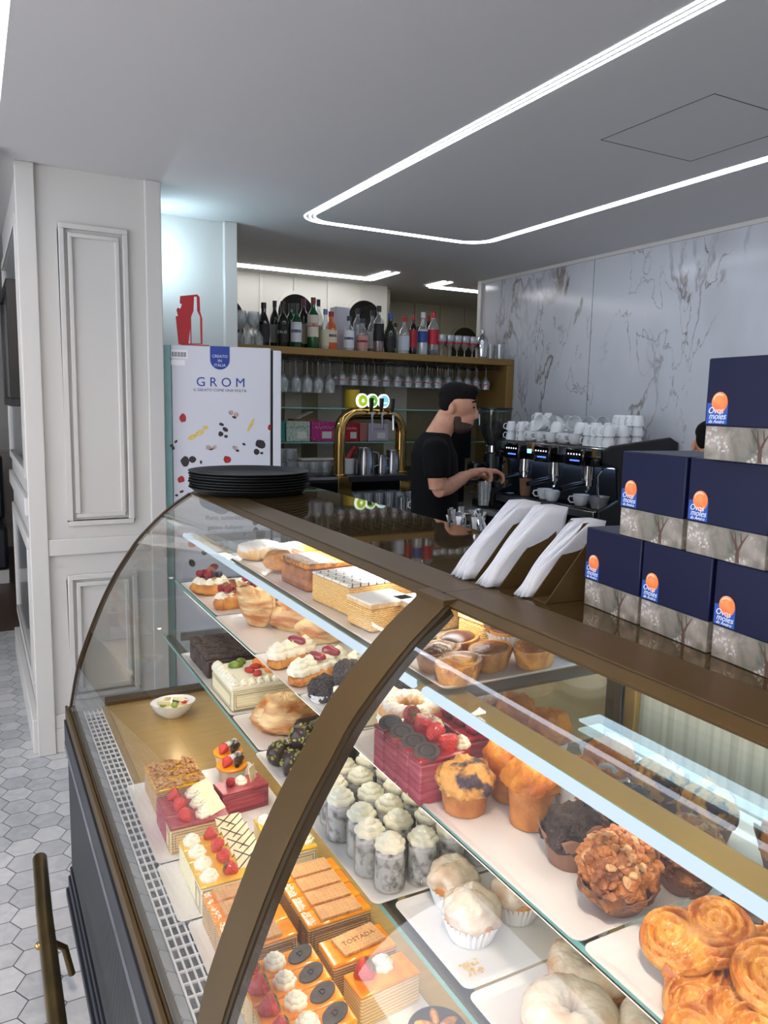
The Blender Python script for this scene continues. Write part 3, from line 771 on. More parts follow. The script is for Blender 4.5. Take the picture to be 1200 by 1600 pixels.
def slab(label, cat, loc, L, W, H, side, top, topt=.007, rz=0.0, group=None, name='cake_slice', bev=.003, wrap=False):
    t = thing(name, label, cat, loc, rz, group)
    rbox(t, 'sponge', side, -L / 2, L / 2, -W / 2, W / 2, 0, H - topt, bev)
    if top: rbox(t, 'topping', top, -L / 2 - .0006, L / 2 + .0006, -W / 2 - .0006, W / 2 + .0006, H - topt, H, min(.003, topt * .45))
    if wrap: film_wrap(t, L, W, H - topt)
    return t
def oval(a, b, n=28):
    return [(a * math.cos(2 * PI * i / n), b * math.sin(2 * PI * i / n)) for i in range(n)]
def biscuit(p, L, W, x, y, z, rz=0, ry=0, words=False):
    n = 60; pts = []
    hx, hy = L / 2, W / 2; per = [(hx, -hy), (hx, hy), (-hx, hy), (-hx, -hy)]
    for i in range(4):
        a, b = per[i], per[(i + 1) % 4]; seg = Vector((b[0] - a[0], b[1] - a[1])); k = int(seg.length / .0035)
        nn = Vector((seg.y, -seg.x)).normalized()
        for j in range(k):
            q = Vector(a) + seg * (j / k) + nn * (.0007 if j % 2 else -.0007)
            q = Vector((max(-hx - .001, min(hx + .001, q.x)), max(-hy - .001, min(hy + .001, q.y)))); pts.append((q.x, q.y))
    mb = MB().at(x, y, z, rz=rz, ry=ry); mb.prism(pts, 0, .006)
    b = mb.build('biscuit', C_['biscuit'], p, bevel=.001)
    mb = MB().at(x, y, z, rz=rz, ry=ry)
    nx, ny = int(L / .0085), int(W / .0085)
    for i in range(nx):
        for j in range(ny):
            if words and abs(j - (ny - 1) / 2) < .9 and 0 < i < nx - 1: continue
            px_, py_ = (i - (nx - 1) / 2) * .0085, (j - (ny - 1) / 2) * .0085
            mb.add([(px_ + .0009 * math.cos(a), py_ + .0009 * math.sin(a), .0061) for a in [k * PI / 3 for k in range(6)]], [tuple(range(6))])
    mb.build('docking_holes', C_['biscuit_dark'], b, smooth=False)
    if words:
        t = text_mesh('stamped_word', 'TOSTADA', L * .17, C_['biscuit_dark'], b, (x, y, z + .0062), (0, 0, rz))
    return b
def shard(p, x, y, z, L, W, rz, rx, m='white_choc', lattice=False):
    mb = MB().at(x, y, z, rz=rz, rx=rx).box(-L / 2, L / 2, -.0012, .0012, 0, W)
    s = mb.build('chocolate_shard', C_[m], p, smooth=False)
    if lattice:
        mb = MB().at(x, y, z, rz=rz, rx=rx)
        for a, b in (((-.5, 0), (.5, 1)), ((-.5, 1), (.5, 0)), ((-.5, .45), (.1, 1)), ((-.1, 0), (.5, .6))):
            mb.tube([(a[0] * L, -.0016, a[1] * W), (b[0] * L, -.0016, b[1] * W)], .0011, 6)
        mb.build('chocolate_lines', C_['choc'], s)
    return s
def m_paper_cup(r0, r1, h, pleats=26, amp=.045):
    mb = MB(); n = pleats * 4
    rings = []
    for (r, z) in ((r0 * .98, .0005), (r0, 0.0), ((r0 + r1) / 2, h * .5), (r1, h), (r1 * .985, h), ((r0 + r1) / 2 * .98, h * .5), (r0 * .97, .002)):
        ring = []
        for j in range(n):
            a = 2 * PI * j / n; k = 1 + amp * math.cos(pleats * a) * (.3 + .7 * z / h)
            ring.append((r * k * math.cos(a), r * k * math.sin(a), z))
        rings.append(ring)
    return mb.loft(rings, cap=True)
def paper_cup(p, r0, r1, h, m=None, name='paper_case', pleats=26, x=0, y=0, z=0):
    mb = m_paper_cup(r0, r1, h, pleats)
    mb.v = [v + Vector((x, y, z)) for v in mb.v]
    return mb.build(name, m or M['paper_white'], p, sharp=60)
def tulip_paper(p, r0, r1, h, m, petals=4, rot=0.3, amp=.3, name='tulip_paper'):
    mb = MB(); n = 48; rings = []
    for i in range(9):
        t = i / 8; ring = []
        for j in range(n):
            a = 2 * PI * j / n
            top = h * (1 + amp * (abs(math.cos(petals / 2 * (a + rot))) ** 2 - .5))
            r = r0 + (r1 - r0) * t + .006 * t * t * math.cos(petals * (a + rot)) + .0012 * math.sin(17 * a) * t
            ring.append((r * math.cos(a), r * math.sin(a), top * t))
        rings.append(ring)
    mb.loft(rings, cap=False); mb.add([tuple(q) for q in rings[0]], [tuple(range(n))])
    o = mb.build(name, m, p, sharp=60)
    s = o.modifiers.new('solid', 'SOLIDIFY'); s.thickness = .0007
    return o
def dome(p, name, m, r, h, z, amp=.2, f=55, seed=0, n=26, over=1.0, sink=.25):
    def fn(d):
        q = (d.x * r, d.y * r, d.z * h); return 1 + amp * nz(q, f, seed) + amp * .55 * nz(q, f * 2.4, seed + 5) + amp * .3 * nz(q, f * 6, seed + 9)
    mb = MB().ball(r * over, r * over, h, n, fn)
    for v in mb.v:
        if v.z < -h * sink: v.z = -h * sink
        v.z += z
    return mb.build(name, C_[m], p, sharp=75)
def muffin(label, loc, r, h, top, side=None, paper=None, kind='plain', rz=0, seed=0, tall=.5, group=None, tilt=None, nuts=None):
    t = thing('muffin', label, 'muffin', loc, rz, group)
    if tilt: t.rotation_euler = (tilt[0], tilt[1], rz)
    hb = h * tall
    if kind == 'tulip':
        MB().cyl(r * .68, .001, hb, 24, r * .86).build('muffin_body', C_[side or top], t)
        tulip_paper(t, r * .72, r * 1.02, hb * 1.12, C_['paper_brown'] if paper is None else paper, rot=seed, amp=.5)
        dome(t, 'muffin_top', top, r * .98, h - hb, hb, seed=seed, sink=.3)
    else:
        if paper is not False: paper_cup(t, r * .74, r * .86, hb * .62, paper or M['paper_white'], pleats=30)
        MB().lathe([(.0001, .001), (r * .72, .001), (r * .8, hb * .6), (r * .93, hb), (.0001, hb)], 40, lobes=22, amp=.012, cap=False).build('muffin_body', C_[side or top], t)
        dome(t, 'muffin_top', top, r, h - hb, hb, seed=seed, sink=.35)
    if nuts:
        mb = MB()
        for i in range(150):
            a = random.random() * 6.28; q = math.sqrt(random.random()) * .97; zz = hb + (h - hb) * math.sqrt(max(0, 1 - q * q)) * .97
            s_ = random.uniform(.0025, .0062); mb.at(q * r * math.cos(a), q * r * math.sin(a), zz, rz=random.random() * 6).ball(s_ * 1.3, s_, s_ * .8, 5, lambda d: 1 + .35 * nz(d, 2, i))
        o = mb.build('crumble_topping', C_['bake_dark'], t); o['kind'] = 'stuff'
        for i in range(nuts // 2):
            a = random.random() * 6.28; q = math.sqrt(random.random()) * .8; zz = hb + (h - hb) * math.sqrt(max(0, 1 - q * q)) * .98
            mb = MB().at(q * r * math.cos(a), q * r * math.sin(a), zz, rz=random.random() * 6, rx=random.random() - .5, ry=random.random() - .5)
            mb.ball(.009, .0055, .004, 6, lambda d: 1 + .3 * nz(d, 3, i)).build('nut_piece', C_['nuts'], t)
    return t

# ------------------------------------------------------------------ trays
def tray(label, x0, x1, y0, y1, z, rim=.008, m='tray_white', name='serving_tray', r=.012, group=None):
    t = thing(name, label, 'tray', ((x0 + x1) / 2, (y0 + y1) / 2, z + .001), 0, group)
    a, b = (x1 - x0) / 2, (y1 - y0) / 2
    def rr(a, b, r, z): 
        pts = []
        for cx, cy, a0 in ((a - r, b - r, 0), (-a + r, b - r, PI / 2), (-a + r, -b + r, PI), (a - r, -b + r, 1.5 * PI)):
            for i in range(5):
                an = a0 + PI / 2 * i / 4; pts.append((cx + r * math.cos(an), cy + r * math.sin(an), z))
        return pts
    MB().loft([rr(a - .01, b - .01, r, 0), rr(a - .001, b - .001, r, rim - .002), rr(a, b, r, rim), rr(a - .003, b - .003, r, rim), rr(a - .012, b - .012, r, .004)]).build('dish', M[m], t, sharp=50)
    return t
TZ = .005
TD = DK + TZ + .0005; T1 = S1 + TZ + .0005; T2 = S2 + TZ + .0005; T3 = S3 + TZ + .0005
for a in (('white tray under nut slices and berry slices on the lowest deck', .295, .61, 1.505, 1.87, DK),
          ('white tray under the lattice-topped lemon slices on the lowest deck', .292, .60, 1.305, 1.50, DK),
          ('white tray under the two rows of biscuit-topped slices', .305, .60, 1.10, 1.30, DK),
          ('white tray at the near end of the lowest deck', .305, .60, .90, 1.095, DK),
          ('white tray under chocolate cakes and fruit cake, second level', .503, .78, 1.675, 2.17, S1),
          ('white tray under two puffed almond pastries', .503, .78, 1.47, 1.67, S1),
          ('white tray under the pistachio rocks and the eclair', .49, .76, 1.265, 1.465, S1),
          ('wide white tray under the sugar-dusted chocolate rolls', .488, .74, .915, 1.25, S1),
          ('white tray with three iced cakes in paper cases', .515, .76, .715, .908, S1),
          ('white tray under the iced rings at the bottom edge', .512, .76, .50, .71, S1),
          ('white tray under the berry choux at the far end', .543, .82, 1.93, 2.33, S2),
          ('white tray under tall flaky pastry triangles', .535, .82, 1.59, 1.92, S2),
          ('white tray under the cream eclairs with red sauce', .528, .82, 1.325, 1.585, S2),
          ('white tray under the coconut chocolate balls', .53, .82, 1.125, 1.32, S2),
          ('white tray under the red glazed berry cakes', .53, .82, .885, 1.12, S2),
          ('long white tray under the muffins', .535, .93, .55, .88, S2),
          ('white tray under the palmiers', .535, .90, .28, .545, S2),
          ('long white tray under the puff pastries on the top shelf', .59, .95, 1.13, 2.0, S3),
          ('white tray under the glazed tarts on the top shelf', .59, .95, .905, 1.085, S3)):
    tray(*a)

# ------------------------------------------------------------------ lowest deck
b = thing('fruit_bowl', 'small white bowl of cut fruit salad alone on the golden deck', 'bowl', (.503, 2.275, DK))
MB().lathe([(.0001, 0), (.03, 0), (.033, .003), (.055, .022), (.066, .042), (.0675, .046), (.064, .045), (.052, .024), (.03, .008), (.0001, .007)], 40, cap=False, sx=1.0, sy=.8).build('bowl', M['porcelain'], b, sharp=60)
fb = tag(MB().at(.503, 2.275, DK + .024).ball(.05, .04, .012, 10).build('fruit_mix', C_['apple']), 'pale fruit juice and pieces heaped inside the small white bowl', 'fruit', None)
fb['kind'] = 'stuff'
for i, (dx, dy, c, w_) in enumerate(((-.03, .0, 'grape', 'green grape at the left of the fruit bowl'), (.0, -.02, 'grape', 'green grape at the front of the fruit bowl'), (.012, .012, 'blueberry', 'dark berry in the middle of the fruit bowl'), (.035, .0, 'strawberry', 'red strawberry piece at the right of the fruit bowl'))):
    tag(MB().at(.503 + dx, 2.275 + dy, DK + .042).ball(.011, .010, .009, 8).build('fruit_piece', C_[c]), w_, 'fruit')
for i, (dx, dy, rz, w_) in enumerate(((-.012, .016, .9, 'apple wedge standing up at the back of the fruit bowl'), (.02, -.004, -.2, 'apple slice lying across the fruit bowl'), (-.03, -.012, .4, 'apple slice at the left front of the fruit bowl'))):
    mb = MB().at(.503 + dx, 2.275 + dy, DK + .05, rz=rz, ry=.3); mb.prism([(-.024, 0), (-.012, .008), (.012, .008), (.024, 0), (.012, -.002), (-.012, -.002)], -.005, .005)
    tag(mb.build('apple_slice', C_['apple'], None, bevel=.001), w_, 'fruit')

for i in range(3):
    p_ = (.393, 1.815 - i * .047, TD)
    t = slab('%s nut-covered caramel slice from the back, lowest deck' % ORD[i], 'cake', p_, .118, .045, .062, 'sponge_caramel', 'glaze_yellow', .006, group='nut slices')
    mb = MB()
    for k in range(75):
        x, y = random.uniform(-.055, .055), random.uniform(-.02, .02)
        mb.at(x, y, .062 + random.uniform(.001, .006), rz=random.random() * 6, rx=random.uniform(-.5, .5)).ball(.0062, .0042, .0034, 4)
    o = mb.build('nut_topping', C_['nuts'], t); o['kind'] = 'stuff'
for i in range(3):
    t = slab('%s raspberry slice from the back with cream, strawberry and white chocolate' % ORD[i], 'cake', (.392, 1.648 - i * .047, TD), .128, .045, .06, 'sponge_pink' if i < 2 else 'sponge', 'glaze_pink', .008, group='raspberry slices', wrap=(i == 2))
    strawberry(t, .0155, -.028, 0, .06, 1.1, PI / 2 + i); rosette(t, .017, .022, .012, 0, .06)
    shard(t, .045, 0, .06, .045, .03, .5, -.9)
for i, (x, y) in enumerate(((.545, 1.84), (.532, 1.765))):
    t = thing('dessert_cup', ('back' if i == 0 else 'front') + ' orange glazed dessert cup with strawberry and chocolate curls', 'dessert', (x, y, TD))
    MB().lathe([(.0001, 0), (.024, 0), (.034, .05), (.0345, .052), (.033, .051), (.0001, .051)], 28, cap=False).build('cup', C_['cream'], t, sharp=50)
    MB().cyl(.0385, .051, .058, 32).build('orange_glaze', C_['glaze_orange'], t, bevel=.002)
    strawberry(t, .014, -.014, -.006, .058, 1.2, 2.4)
    for k in range(3):
        mb = MB().at(.008 + .009 * (k % 2), .004 - .010 * k, .066 + .008 * (k == 0), rz=.5 + .4 * k, ry=PI / 2); mb.cyl(.0085 - k * .0015, -.017, .017, 14)
        mb.build('chocolate_curl', C_['choc_dust'] if k == 0 else C_['choc'], t)
t = slab('pink layered slice with raspberry, cream and white chocolate, beside the orange cups', 'cake', (.522, 1.66, TD), .115, .062, .058, 'sponge_pink', 'glaze_pink', .006, wrap=True, rz=.1)
berry(t, .011, -.026, 0, .058); rosette(t, .015, .02, .0, 0, .058); shard(t, .032, 0, .058, .03, .034, .7, -.2)

for i in range(4):
    t = slab('%s lemon slice from the back with cream rosette, strawberry and chocolate-lined white shard' % ORD[i], 'cake', (.402, 1.462 - i * .044, TD), .135, .042, .058, 'sponge_cream', 'glaze_yellow', .006, group='lemon slices', wrap=(i == 3))
    rosette(t, .0175, .022, -.046, 0, .058); strawberry(t, .0145, -.006, 0, .058, 1.0, 1.4 + i, leaf=(i % 2 == 1))
    shard(t, .04, .004, .058, .055, .04, .0, -1.05, lattice=True)
for i in range(3):
    t = slab('%s lemon cream slice from the back, half behind the bronze mullion' % ORD[i], 'cake', (.54, 1.47 - i * .052, TD), .085, .048, .058, 'sponge_cream', 'glaze_yellow', .006, group='lemon slices at the mullion', wrap=(i == 2))
    rosette(t, .016, .02, -.026, 0, .058); rosette(t, .016, .02, .028, 0, .058); strawberry(t, .012, .002, .004, .058, 1.0, 1.0)
for i in range(4):
    t = slab('%s biscuit-topped caramel slice from the back, left row' % ORD[i], 'cake', (.39, 1.268 - i * .044, TD), .118, .042, .06, 'sponge_caramel', 'glaze_orange', .007, group='biscuit slices, left row', wrap=(i == 3))
    biscuit(t, .072, .037, -.004, 0, .06)
    mb = MB()
    for k in range(26): mb.at(-.05 + random.uniform(-.006, .004), random.uniform(-.018, .018), .0605, rz=random.random() * 6).box(-.003, .003, -.0005, .0005, 0, .0006)
    mb.build('icing_squiggle', C_['cream'], t, smooth=False)
for i in range(4):
    t = slab('%s biscuit-topped caramel slice from the back, right row' % ORD[i], 'cake', (.53, 1.27 - i * .044, TD), .122, .042, .06, 'sponge_caramel', 'glaze_orange', .007, group='biscuit slices, right row', wrap=(i == 3))
    biscuit(t, .078, .037, .004, 0, .06)
    mb = MB()
    for k in range(30): mb.at(-.049 + random.uniform(-.007, .004), random.uniform(-.018, .018), .0605, rz=random.random() * 6).box(-.003, .003, -.0005, .0005, 0, .0006)
    mb.build('icing_squiggle', C_['cream'], t, smooth=False)
for i in range(4):
    t = slab('%s orange glazed slice from the back with strawberry, cream and chocolate medallion' % ORD[i], 'cake', (.395, 1.065 - i * .046, TD), .13, .043, .056, 'sponge', 'glaze_orange', .007, group='medallion slices')
    strawberry(t, .0165, -.046, 0, .056, 1.2, 1.4); rosette(t, .018, .022, -.006, 0, .056)
    mb = MB().at(.038, 0, .0575, rz=.4, ry=-.1); mb.prism(oval(.023, .015), 0, .003); d = mb.build('chocolate_medallion', C_['choc_grey'], t)
    text_mesh('medallion_mark', 'D', .014, C_['choc'], d, (.038, 0, .061), (0, -.1, .4))
t = slab('orange glazed slice crossed by one biscuit, near end of the lowest deck', 'cake', (.527, 1.045, TD), .115, .062, .06, 'sponge_caramel', 'glaze_orange', .007)
biscuit(t, .08, .046, .004, .004, .0605, .12, words=True)
t = slab('orange slice with raspberry and cream in front of the biscuit slice', 'cake', (.535, .972, TD), .11, .055, .056, 'sponge', 'glaze_orange', .007, rz=.08)
strawberry(t, .018, -.028, .006, .056, .8, 1.0); rosette(t, .018, .02, .008, .012, .056)
t = thing('glazed_fruit_tart', 'dark chocolate tart with orange segments at the bottom edge of the picture', 'tart', (.575, .868, DK))
MB().cyl(.04, 0, .03, 28, .046).build('tart_shell', C_['choc'], t, bevel=.003)
for k in range(5):
    a = k * 1.25; mb = MB().at(.02 * math.cos(a), .02 * math.sin(a), .033, rz=a); mb.ball(.016, .007, .006, 7).build('orange_segment', C_['caramel_nut'], t)

# ------------------------------------------------------------------ first glass shelf
for i, (x, y) in enumerate(((.60, 2.10), (.60, 2.035), (.60, 1.97))):
    t = slab('%s dark chocolate flake cake from the back, second level' % ORD[i], 'cake', (x, y, T1), .16, .06, .062, 'choc', 'choc_rough', .012, group='chocolate flake cakes', bev=.005)
    mb = MB()
    for k in range(60): mb.at(random.uniform(-.075, .075), random.uniform(-.027, .027), .063, rz=random.random() * 6, rx=random.uniform(-.4, .4)).box(-.006, .006, -.001, .001, -.0005, .0015)
    o = mb.build('chocolate_flakes', C_['choc_rough'], t, smooth=False); o['kind'] = 'stuff'
t = slab('white cream cake with piped edge and glazed kiwi, strawberry and orange', 'cake', (.595, 1.785, T1), .165, .175, .062, 'sponge_cream', 'cream', .012, bev=.006, wrap=True)
mb = MB()
for k in range(9): m_rosette(mb, .013, .014, -.07, -.075 + k * .0188, .062)
for k in range(7): m_rosette(mb, .012, .013, -.05 + k * .02, -.078, .062)
mb.build('piped_border', C_['cream'], t, sharp=60)
for k, (x, y, r_, c, n_) in enumerate(((-.03, .05, .02, 'kiwi', 'kiwi_slice'), (-.01, .07, .018, 'kiwi', 'kiwi_slice'), (-.01, .0, .016, 'strawberry', 'strawberry'), (.012, .02, .016, 'strawberry', 'strawberry'), (.0, -.03, .015, 'strawberry', 'strawberry'), (.03, .05, .02, 'orange_fruit', 'peach_slice'), (.045, .02, .02, 'orange_fruit', 'peach_slice'), (.04, -.015, .02, 'orange_fruit', 'peach_slice'), (.06, .04, .018, 'orange_fruit', 'peach_slice'))):
    MB().at(x, y, .066, rz=k, rx=.3).ball(r_, r_ * .72, r_ * .5, 8).build(n_, C_[c], t)
def flaky(label, loc, L, W, H, rz, seed, name='puff_pastry', almonds=True, cat='pastry', rx=0):
    t = thing(name, label, cat, loc, rz)
    def fn(d):
        q = (d.x, d.y, d.z); ridge = .07 * abs(math.sin(9 * d.z + 4 * nz(q, 1.7, seed))) + .06 * abs(math.sin(7 * math.atan2(d.y, d.x) + 3 * nz(q, 2, seed)))
        return (1 + .22 * nz(q, 2.2, seed) + ridge) * (1 if d.z > -.3 else .95)
    mb = MB().ball(L / 2, W / 2, H * .62, 22, fn)
    for v in mb.v: v.z = max(v.z, -H * .34) + H * .34
    mb.build('pastry_shell', C_['flaky'], t, sharp=45)
    if almonds:
        for k in range(7):
            a, q = random.random() * 6.28, random.random() * .6
            MB().at(q * L / 2 * math.cos(a), q * W / 2 * math.sin(a), H * .93 * math.sqrt(1 - q * q * .8), rz=random.random() * 6, rx=random.uniform(-.4, .4), ry=random.uniform(-.4, .4)).box(-.011, .011, -.006, .006, 0, .0012).build('almond_flake', C_['bake_dark'], t, bevel=.0005)
    return t
flaky('puffed flaky pastry with toasted almond flakes, left of the pair', (.60, 1.575, T1), .135, .13, .075, .2, 1.0)
flaky('puffed flaky pastry behind the almond-topped one, right of the pair', (.715, 1.60, T1), .105, .11, .055, -.3, 4.0)
t = thing('eclair', 'single chocolate eclair on the white tray beside the pistachio rocks', 'eclair', (.655, 1.475, T1), -.15)
mb = MB().tube([(-.075, 0, .022), (-.065, 0, .022), (0, 0, .026), (.065, 0, .022), (.075, 0, .022)], [.006, .019, .023, .019, .006], 16); mb.build('choux_bun', C_['custard'], t)
mb = MB().tube([(-.07, 0, .034), (-.06, 0, .034), (0, 0, .038), (.06, 0, .034), (.07, 0, .034)], [.006, .016, .019, .016, .006], 16); mb.build('chocolate_icing', C_['choc'], t)
k = 0
for (x, y, z2) in ((.525, 1.405, 0), (.575, 1.42, 0), (.63, 1.405, 0), (.535, 1.355, 0), (.59, 1.36, 0), (.645, 1.345, 0), (.55, 1.305, 0), (.605, 1.305, 0), (.56, 1.375, .04), (.605, 1.385, .04), (.575, 1.33, .04), (.62, 1.33, .04)):
    t = thing('chocolate_rock', '%s pistachio-covered chocolate rock from the back left, beside the mullion' % ORD[k], 'chocolate', (x, y, T1 + z2), k, 'pistachio chocolate rocks')
    lump(t, 'chocolate_core', 'choc', 0, 0, 0, .027, .025, .027, .25, 50, k, 10, 0, .75)
    mb = MB()
    for q in range(46):
        d = Vector((random.gauss(0, 1), random.gauss(0, 1), abs(random.gauss(0, 1)) - .2)).normalized()
        mb.at(d.x * .026, d.y * .024, .021 + d.z * .026, rz=random.random() * 6, rx=random.random() * 3).ball(.0052, .0034, .0026, 3)
    o = mb.build('pistachio_crumbs', C_['pistachio'], t); o['kind'] = 'stuff'
    k += 1
# chocolate rolls with cream tops: built once, copied
roll0 = thing('chocolate_roll', 'x', 'cake', (0, 0, 0))
tulip = MB().lathe([(.0001, .001), (.021, .001), (.0225, .01), (.0215, .062), (.018, .066), (.0001, .066)], 26, cap=False).build('chocolate_cylinder', C_['choc_dust'], roll0, sharp=50)
rosette(roll0, .0235, .026, 0, 0, .064)
MB().lathe([(.0245, .0006), (.0255, .058), (.0251, .058), (.0241, .0006)], 22, cap=False).build('clear_wrapper', C_['film'], roll0)
k = 0
for r_ in range(6):
    for c_ in range(4):
        x = .522 + c_ * .0535 + (.010 if r_ % 2 else 0); y = 1.205 - r_ * .0525 + (.004 * ((c_ * 7 + r_) % 3))
        lab = '%s dusted chocolate roll with cream from the left, %s row from the back' % (ORD[c_], ORD[r_])
        if k == 0: roll0.location = (x, y, T1); roll0['label'] = lab; roll0['group'] = 'cream-topped chocolate rolls'
        else: dup(roll0, (x, y, T1), random.random() * 6, lab)
        k += 1
def iced_cake(label, loc, r, seed):
    t = thing('iced_cake', label, 'cake', loc)
    paper_cup(t, r * .72, r * .95, .03, pleats=28)
    MB().lathe([(.0001, .002), (r * .7, .002), (r * .93, .03), (r * .93, .036), (.0001, .036)], 30, cap=False).build('cake', C_['bake'], t)
    dome(t, 'white_icing', 'icing', r * .95, .03, .038, .18, 40, seed, sink=.35)
    return t
iced_cake('iced paper-cased cake at the back of the tray, nearest the glass edge', (.60, .873, T1), .040, 1)
iced_cake('iced paper-cased cake in the middle of the tray with pleated case in view', (.582, .803, T1), .042, 5)
iced_cake('iced paper-cased cake at the right, mostly behind the shelf edge', (.665, .81, T1), .038, 9)
t = thing('sugar_crumbs', 'loose pale sugar crumbs spilt on the iced cakes tray', 'crumbs', (.548, .748, T1)); t['kind'] = 'stuff'
mb = MB()
for q in range(34): mb.at(random.uniform(-.014, .014), random.uniform(-.012, .012), .001, rz=random.random() * 6).box(-.0022, .0022, -.0007, .0007, 0, .001)
o = mb.build('crumbs', C_['custard'], t, smooth=False)
def iced_ring(label, loc, R, r, rz, seed, tilt=None):
    t = thing('iced_ring', label, 'doughnut', loc, rz)
    if tilt: t.rotation_euler = tilt
    for nm, m_, rr, z0, amp in (('ring', 'bake', r, r * .8, .06), ('white_icing', 'icing', r * 1.0, r * .8 + .006, .10)):
        mb = MB(); n1, n2 = 40, 18; vs = []; fs = []
        for i in range(n1):
            a = 2 * PI * i / n1
            for j in range(n2):
                b_ = 2 * PI * j / n2; q = (math.cos(a), math.sin(a), math.cos(b_)); k_ = 1 + amp * nz(q, 2.5, seed) * (2 if nm == 'white_icing' else 1)
                zz = rr * .85 * math.sin(b_) * k_
                if nm == 'white_icing': zz = max(zz, -r * .25 + r * .35 * nz(q, 4, seed + 2))
                rad = R + rr * math.cos(b_) * k_
                vs.append((rad * math.cos(a), rad * math.sin(a), z0 + zz))
        for i in range(n1):
            for j in range(n2):
                fs.append((i * n2 + j, ((i + 1) % n1) * n2 + j, ((i + 1) % n1) * n2 + (j + 1) % n2, i * n2 + (j + 1) % n2))
        mb.add(vs, fs).build(nm, C_[m_], t, sharp=80)
    return t
iced_ring('large iced ring pastry at the bottom edge, foremost', (.585, .605, T1), .031, .026, .3, 2)
iced_ring('iced ring pastry behind the large one, under the muffin shelf', (.665, .655, T1), .031, .024, 1.0, 6)
iced_ring('iced ring pastry at the lower right beside the foremost ring', (.67, .54, T1), .030, .024, 2.0, 9)

# ------------------------------------------------------------------ second glass shelf
def berry_choux(label, loc, kind, rz):
    t = thing('berry_choux', label, 'pastry', loc, rz)
    if kind == 'round':
        lump(t, 'choux_base', 'bake', 0, 0, 0, .055, .05, .026, .2, 40, 1, 14, 0, .6)
        for k in range(9): rosette(t, .016, .018, .036 * math.cos(k * .7), .034 * math.sin(k * .7), .032)
        for k in range(9):
            berry(t, .011, random.uniform(-.03, .03), random.uniform(-.028, .028), .042 + random.uniform(0, .008), 'raspberry' if k % 2 else 'blueberry', 'raspberry' if k % 2 else 'blueberry')
        strawberry(t, .015, .0, .0, .05)
    else:
        for zz, nm in ((.016, 'choux_base'), (.05, 'choux_lid')):
            if nm == 'choux_lid': continue
            mb = MB().tube([(-.08, 0, zz), (-.065, 0, zz), (0, 0, zz + .003), (.065, 0, zz), (.08, 0, zz)], [.008, .024, .028, .024, .008], 16); mb.build(nm, C_['bake'], t)
        mb = MB()
        for k in range(6): m_rosette(mb, .02, .018, -.058 + k * .023, 0, .03)
        mb.build('cream_piping', C_['cream'], t, sharp=60)
        for k in range(9): berry(t, .0105, -.056 + k * .014, .008 * (-1) ** k, .046)
    return t
berry_choux('round choux with mixed berries and cream at the far end', (.60, 2.19, T2), 'round', .2)
berry_choux('second round berry choux right of the far one', (.70, 2.11, T2), 'round', 1.2)
berry_choux('long cream choux topped with raspberries, in front of the round ones', (.635, 2.005, T2), 'long', .1)
berry_choux('long choux with cream behind the raspberry one', (.735, 1.98, T2), 'long', .3)
def horn_pastry(label, loc, rz, seed, s=1.0):
    t = thing('flaky_horn', label, 'pastry', loc, rz)
    mb = MB(); rings = []; K = 26
    for i in range(19):
        u = i / 18
        cx = .045 - .095 * u + .02 * u * u; czz = .045 + .075 * u ** 1.6; r = .046 * (1 - u) ** .75 + .004; ring = []
        for j in range(K):
            a = 2 * PI * j / K; q = (u * 6, math.cos(a) * 1.4, math.sin(a) * 1.4)
            k_ = 1 + .16 * nz(q, 1.8, seed) + .06 * abs(math.sin(14 * u + a))
            ring.append(((cx + .35 * r * math.sin(a)) * s, r * 1.0 * math.cos(a) * k_ * s, max(0, (czz + r * 1.05 * math.sin(a) * k_)) * s))
        rings.append(ring)
    mb.loft(rings).build('flaky_shell', C_['flaky'], t, sharp=45)
    for k in range(5):
        MB().at(.02 - k * .014, random.uniform(-.02, .02), (.085 + k * .008) * s, rz=random.random() * 6, ry=-.6, rx=random.uniform(-.5, .5)).box(-.013, .013, -.008, .008, 0, .001).build('pastry_flake', C_['bake_dark'], t)
    return t
horn_pastry('tall flaky pastry horn with its tip pointing up, left of the three', (.585, 1.80, T2), .3, 1, 1.0)
flaky('broad flaky almond pastry in the middle behind the tall horn', (.70, 1.76, T2), .14, .10, .075, -.7, 3.0, name='flaky_horn')
flaky('flaky pastry nearest the cream eclairs, behind the horn', (.715, 1.635, T2), .12, .085, .06, -.9, 7.0, name='flaky_horn')
def cream_eclair(label, loc, rz, L, n, sauce):
    t = thing('cream_eclair', label, 'pastry', loc, rz)
    mb = MB().tube([(-L / 2, 0, .014), (-L / 2 + .014, 0, .014), (0, 0, .016), (L / 2 - .014, 0, .014), (L / 2, 0, .014)], [.008, .024, .027, .024, .008], 16, flat=.62); mb.build('choux_base', C_['bake'], t)
    mb = MB()
    for k in range(n):
        m_rosette(mb, .024, .034, -L / 2 + .022 + k * (L - .044) / (n - 1), 0, .024)
    mb.build('piped_cream', C_['cream'], t, sharp=60)
    for k in sauce:
        x = -L / 2 + .022 + k * (L - .044) / (n - 1)
        lump(t, 'red_sauce', 'glaze_red', x, -.004, .046, .009, .024, .012, .25, 60, k, 10, .2, .4)
    return t
cream_eclair('piped cream eclair with two red sauce streaks, middle of three', (.605, 1.395, T2), .35, .155, 5, (1.5, 3))
cream_eclair('piped cream eclair at the far left with a red sauce streak', (.585, 1.50, T2), .3, .12, 4, (2,))
cream_eclair('piped cream eclair at the right with one red streak', (.72, 1.385, T2), .2, .125, 4, (1.2,))
k = 0
